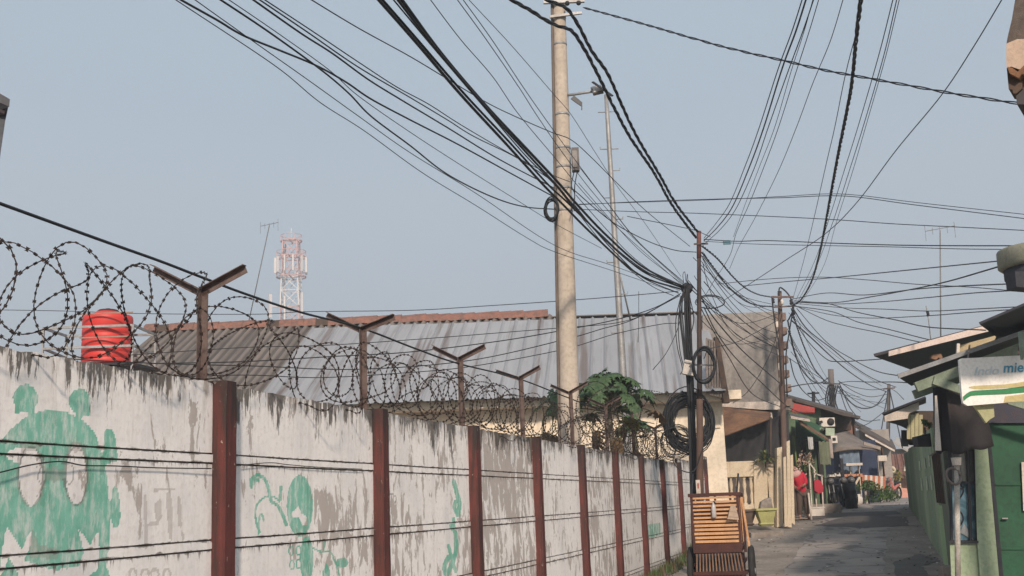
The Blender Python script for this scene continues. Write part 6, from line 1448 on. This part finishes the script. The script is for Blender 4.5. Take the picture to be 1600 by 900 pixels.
bunch('near level wire across the right sky, %s of set', 'level wires across the right sky', [
    ([(1100, 377), (1150, 380), (1200, 382), (1300, 384), (1400, 386), (1500, 389), (1620, 390)], 20.4, 13, .0055),
    ([(1100, 374), (1150, 377), (1200, 376), (1300, 380), (1400, 383), (1500, 384), (1620, 384)], 20.4, 13, .008),
    ([(902, 327), (1000, 331), (1080, 333), (1200, 338), (1300, 343), (1400, 350), (1500, 355), (1620, 361)], 17, 13, .0055),
    ([(902, 320), (1000, 315), (1120, 311), (1220, 309), (1290, 306), (1340, 308), (1420, 319), (1500, 329), (1620, 344)], 17, 13, .0055),
    ([(905, 319), (1000, 316), (1120, 312), (1220, 307), (1290, 303), (1340, 305), (1420, 315), (1500, 324), (1620, 337)], 17.2, 13, .0045),
    ([(980, 338), (1020, 346), (1060, 354), (1086, 360), (1110, 370)], 18, 20.4, .0065)])
bunch('grey wire from brown iron pole to right edge, %s of set', 'wires from the brown pole to the right edge', [
    ([(1245, 482), (1290, 533), (1330, 560), (1370, 580), (1410, 588)], 32, 22, .010),
    ([(1240, 476), (1290, 500), (1330, 511), (1380, 521), (1430, 533), (1460, 537)], 32, 24, .010),
    ([(1240, 478), (1300, 487), (1340, 503), (1390, 515), (1440, 528), (1458, 532)], 32, 24, .011),
    ([(1236, 472), (1290, 474), (1340, 488), (1400, 500), (1450, 511), (1540, 516)], 32, 16, .010),
    ([(1240, 478), (1300, 492), (1360, 497), (1440, 494), (1520, 488), (1620, 481)], 32, 15, .008),
    ([(1240, 474), (1320, 481), (1380, 483), (1450, 486), (1520, 483), (1620, 478)], 32, 15, .008),
    ([(1240, 472), (1300, 475), (1370, 472), (1450, 465), (1520, 458), (1620, 452)], 32, 15, .009),
    ([(1240, 470), (1300, 473), (1360, 464), (1420, 453), (1480, 440), (1566, 415)], 32, 13, .010),
    ([(1235, 468), (1290, 458), (1350, 461), (1430, 452), (1500, 447), (1620, 442)], 32, 14, .010),
    ([(1120, 444), (1200, 436), (1280, 433), (1350, 437), (1430, 444), (1520, 449), (1620, 458)], 21, 14, .006),
    ([(1160, 447), (1240, 439), (1300, 434), (1400, 424), (1500, 414), (1570, 407)], 24, 13, .008)], CABLE_OLD)
bunch('black cable slanting across the cement wall, %s of set', 'drop cables across the cement wall', [
    ([(1090, 470), (1105, 500), (1140, 560), (1175, 615), (1220, 636)], 20.9, 33, .011),
    ([(1100, 480), (1120, 520), (1150, 560), (1190, 598), (1232, 636), (1262, 648)], 20.9, 36, .012),
    ([(1098, 470), (1118, 500), (1160, 548), (1200, 583), (1226, 605)], 20.9, 33, .014),
    ([(1080, 452), (1110, 478), (1150, 505), (1185, 530), (1215, 545)], 20.9, 32.6, .010),
    ([(1100, 440), (1130, 475), (1165, 505), (1210, 535)], 20.9, 32.6, .009),
    ([(1098, 404), (1115, 435), (1150, 480), (1185, 510), (1212, 520)], 20.5, 32.6, .008),
    ([(1098, 400), (1130, 440), (1160, 465), (1200, 490), (1216, 498)], 20.5, 32.6, .008),
    ([(1098, 410), (1108, 450), (1130, 500), (1148, 525), (1180, 545)], 20.5, 30, .007),
    ([(1216, 500), (1180, 520), (1150, 535), (1110, 545), (1100, 560)], 32.4, 22, .009),
    ([(1222, 490), (1212, 530), (1195, 570), (1170, 610), (1145, 630)], 32.4, 33, .010),
    ([(1100, 396), (1120, 425), (1155, 458), (1190, 480), (1220, 490)], 20.5, 32.6, .008)])
bunch('dark cable over the far lane roofs, %s of set', 'cables over the far lane', [
    ([(1234, 560), (1242, 590), (1256, 612), (1275, 625), (1290, 622)], 32.4, 46, .016),
    ([(1234, 520), (1248, 570), (1262, 600), (1285, 635), (1300, 645)], 32.4, 47, .014),
    ([(1236, 492), (1260, 530), (1290, 560), (1310, 565), (1350, 563), (1390, 560)], 32.4, 26, .012),
    ([(1236, 500), (1270, 530), (1302, 560), (1330, 583), (1360, 602), (1385, 612)], 32.4, 61, .022),
    ([(1238, 480), (1262, 515), (1300, 545), (1330, 570), (1365, 592), (1400, 605)], 32.4, 50, .018),
    ([(1232, 605), (1260, 600), (1288, 598)], 32.4, 47.8, .018),
    ([(1312, 598), (1330, 596), (1360, 597), (1400, 597), (1440, 600)], 47.8, 26, .014),
    ([(1312, 600), (1330, 640), (1350, 657), (1375, 656)], 47.8, 60, .02),
    ([(1312, 610), (1325, 645), (1345, 668), (1370, 690)], 47.8, 58, .018),
    ([(1310, 595), (1335, 612), (1360, 620), (1386, 616)], 47.8, 61.8, .016),
    ([(1311, 598), (1340, 606), (1365, 609), (1388, 606)], 47.8, 61.8, .016),
    ([(1312, 604), (1335, 625), (1362, 636), (1386, 622)], 47.8, 61.8, .016),
    ([(1390, 606), (1400, 612), (1412, 624)], 61.8, 40, .014),
    ([(1305, 640), (1330, 660), (1352, 664), (1386, 640)], 47.8, 61, .018)])
bunch('thin wire low over the long grey roof, %s of set', 'wires low over the long roof', [
    ([(-20, 575), (60, 580), (200, 590), (380, 586), (500, 590), (640, 582), (740, 572), (880, 546), (960, 522), (1030, 507), (1058, 505)], 15, 21, .007),
    ([(-20, 548), (100, 560), (250, 568), (400, 572), (560, 577), (735, 563), (880, 531), (940, 514), (990, 499), (1062, 462)], 15, 21, .008),
    ([(240, 568), (380, 565), (520, 557), (640, 550), (780, 533), (880, 516), (960, 500), (1020, 482), (1062, 460)], 17, 21, .009),
    ([(200, 555), (380, 543), (500, 540), (640, 531), (780, 520), (880, 512), (960, 505), (1010, 490), (1064, 458)], 18, 21, .007),
    ([(-20, 484), (100, 486), (220, 490), (400, 491), (480, 487), (640, 485), (760, 478), (880, 470), (970, 463), (1060, 455)], 26, 21, .008)], CABLE)
cable('black drop wire from the dark cable pole to the papaya leaves', [(1066, 470), (1060, 510), (1042, 550), (1020, 578)], 20.8, 20, .007, 'single wires')
cable('short cable tail dangling over the grey roof beside the antenna mast', [(998, 455), (998, 500), (997, 535)], 24, 24, .006, 'single wires')
rs = random.Random(77)
for k in range(9):
    u0, v0 = 1074 + rs.uniform(-6, 22), rs.uniform(385, 470); u1, v1 = 1216 + rs.uniform(-4, 8), rs.uniform(470, 560); sg = rs.uniform(10, 42)
    cable('slack wire between dark cable pole and iron pole, %s of set' % ORD[k], [(u0, v0), (u0 * .7 + u1 * .3, v0 * .7 + v1 * .3 + sg * .85), (u0 * .4 + u1 * .6, v0 * .4 + v1 * .6 + sg), (u1, v1)], 20.7, 32.4, rs.uniform(.005, .009), 'slack wires between the poles', rs.choice((CABLE, CABLE_OLD)))
for k in range(8):
    u0, v0 = 1232 + rs.uniform(-2, 8), rs.uniform(470, 560); u1, v1 = 1302 + rs.uniform(0, 90), rs.uniform(592, 660); sg = rs.uniform(4, 34)
    cable('slack wire between iron pole and far poles, %s of set' % ORD[k], [(u0, v0), (u0 * .7 + u1 * .3, v0 * .7 + v1 * .3 + sg * .85), (u0 * .4 + u1 * .6, v0 * .4 + v1 * .6 + sg), (u1, v1)], 32.4, 50, rs.uniform(.007, .012), 'slack wires over the far lane', rs.choice((CABLE, CABLE_OLD)))
bt2 = thing('blue_tag', 'small blue plastic tag clipped to the level wire right of the rusty steel pole', 'tag', P(1136, 379, 20.1)); fb('tag_plate', M('blue_plastic', (.03, .13, .19), (.04, .16, .22), 5, .5), bt2, 1130, 375.5, 1142, 381.5, 20, .03)
lp = thing('sagging_loop', 'loop of cable hanging at the foot of the razor wire near the poles', 'cable', P(1075, 720, 20.2)); MB().tube(catmull([P(1060, 690, 20.2), P(1052, 720, 20.2), P(1065, 735, 20.2), P(1085, 735, 20.2), P(1098, 700, 20.2)], 6), .010, 5).build('loop_cable', CABLE, lp)

# ------------------------------------------------------------------ haze in the air
HZ = bpy.data.materials.new('thin_haze'); HZ.use_nodes = True; t_ = HZ.node_tree; t_.nodes.remove(t_.nodes['Principled BSDF'])
pv = t_.nodes.new('ShaderNodeVolumePrincipled'); pv.inputs['Color'].default_value = (.86, .90, .95, 1); pv.inputs['Density'].default_value = .0023; pv.inputs['Anisotropy'].default_value = .2
t_.links.new(pv.outputs[0], t_.nodes['Material Output'].inputs['Volume'])
tag(MB().box((0, 150, 29), (700, 500, 60)).build('haze', HZ), kind='stuff')
SC.cycles.volume_max_steps = 32
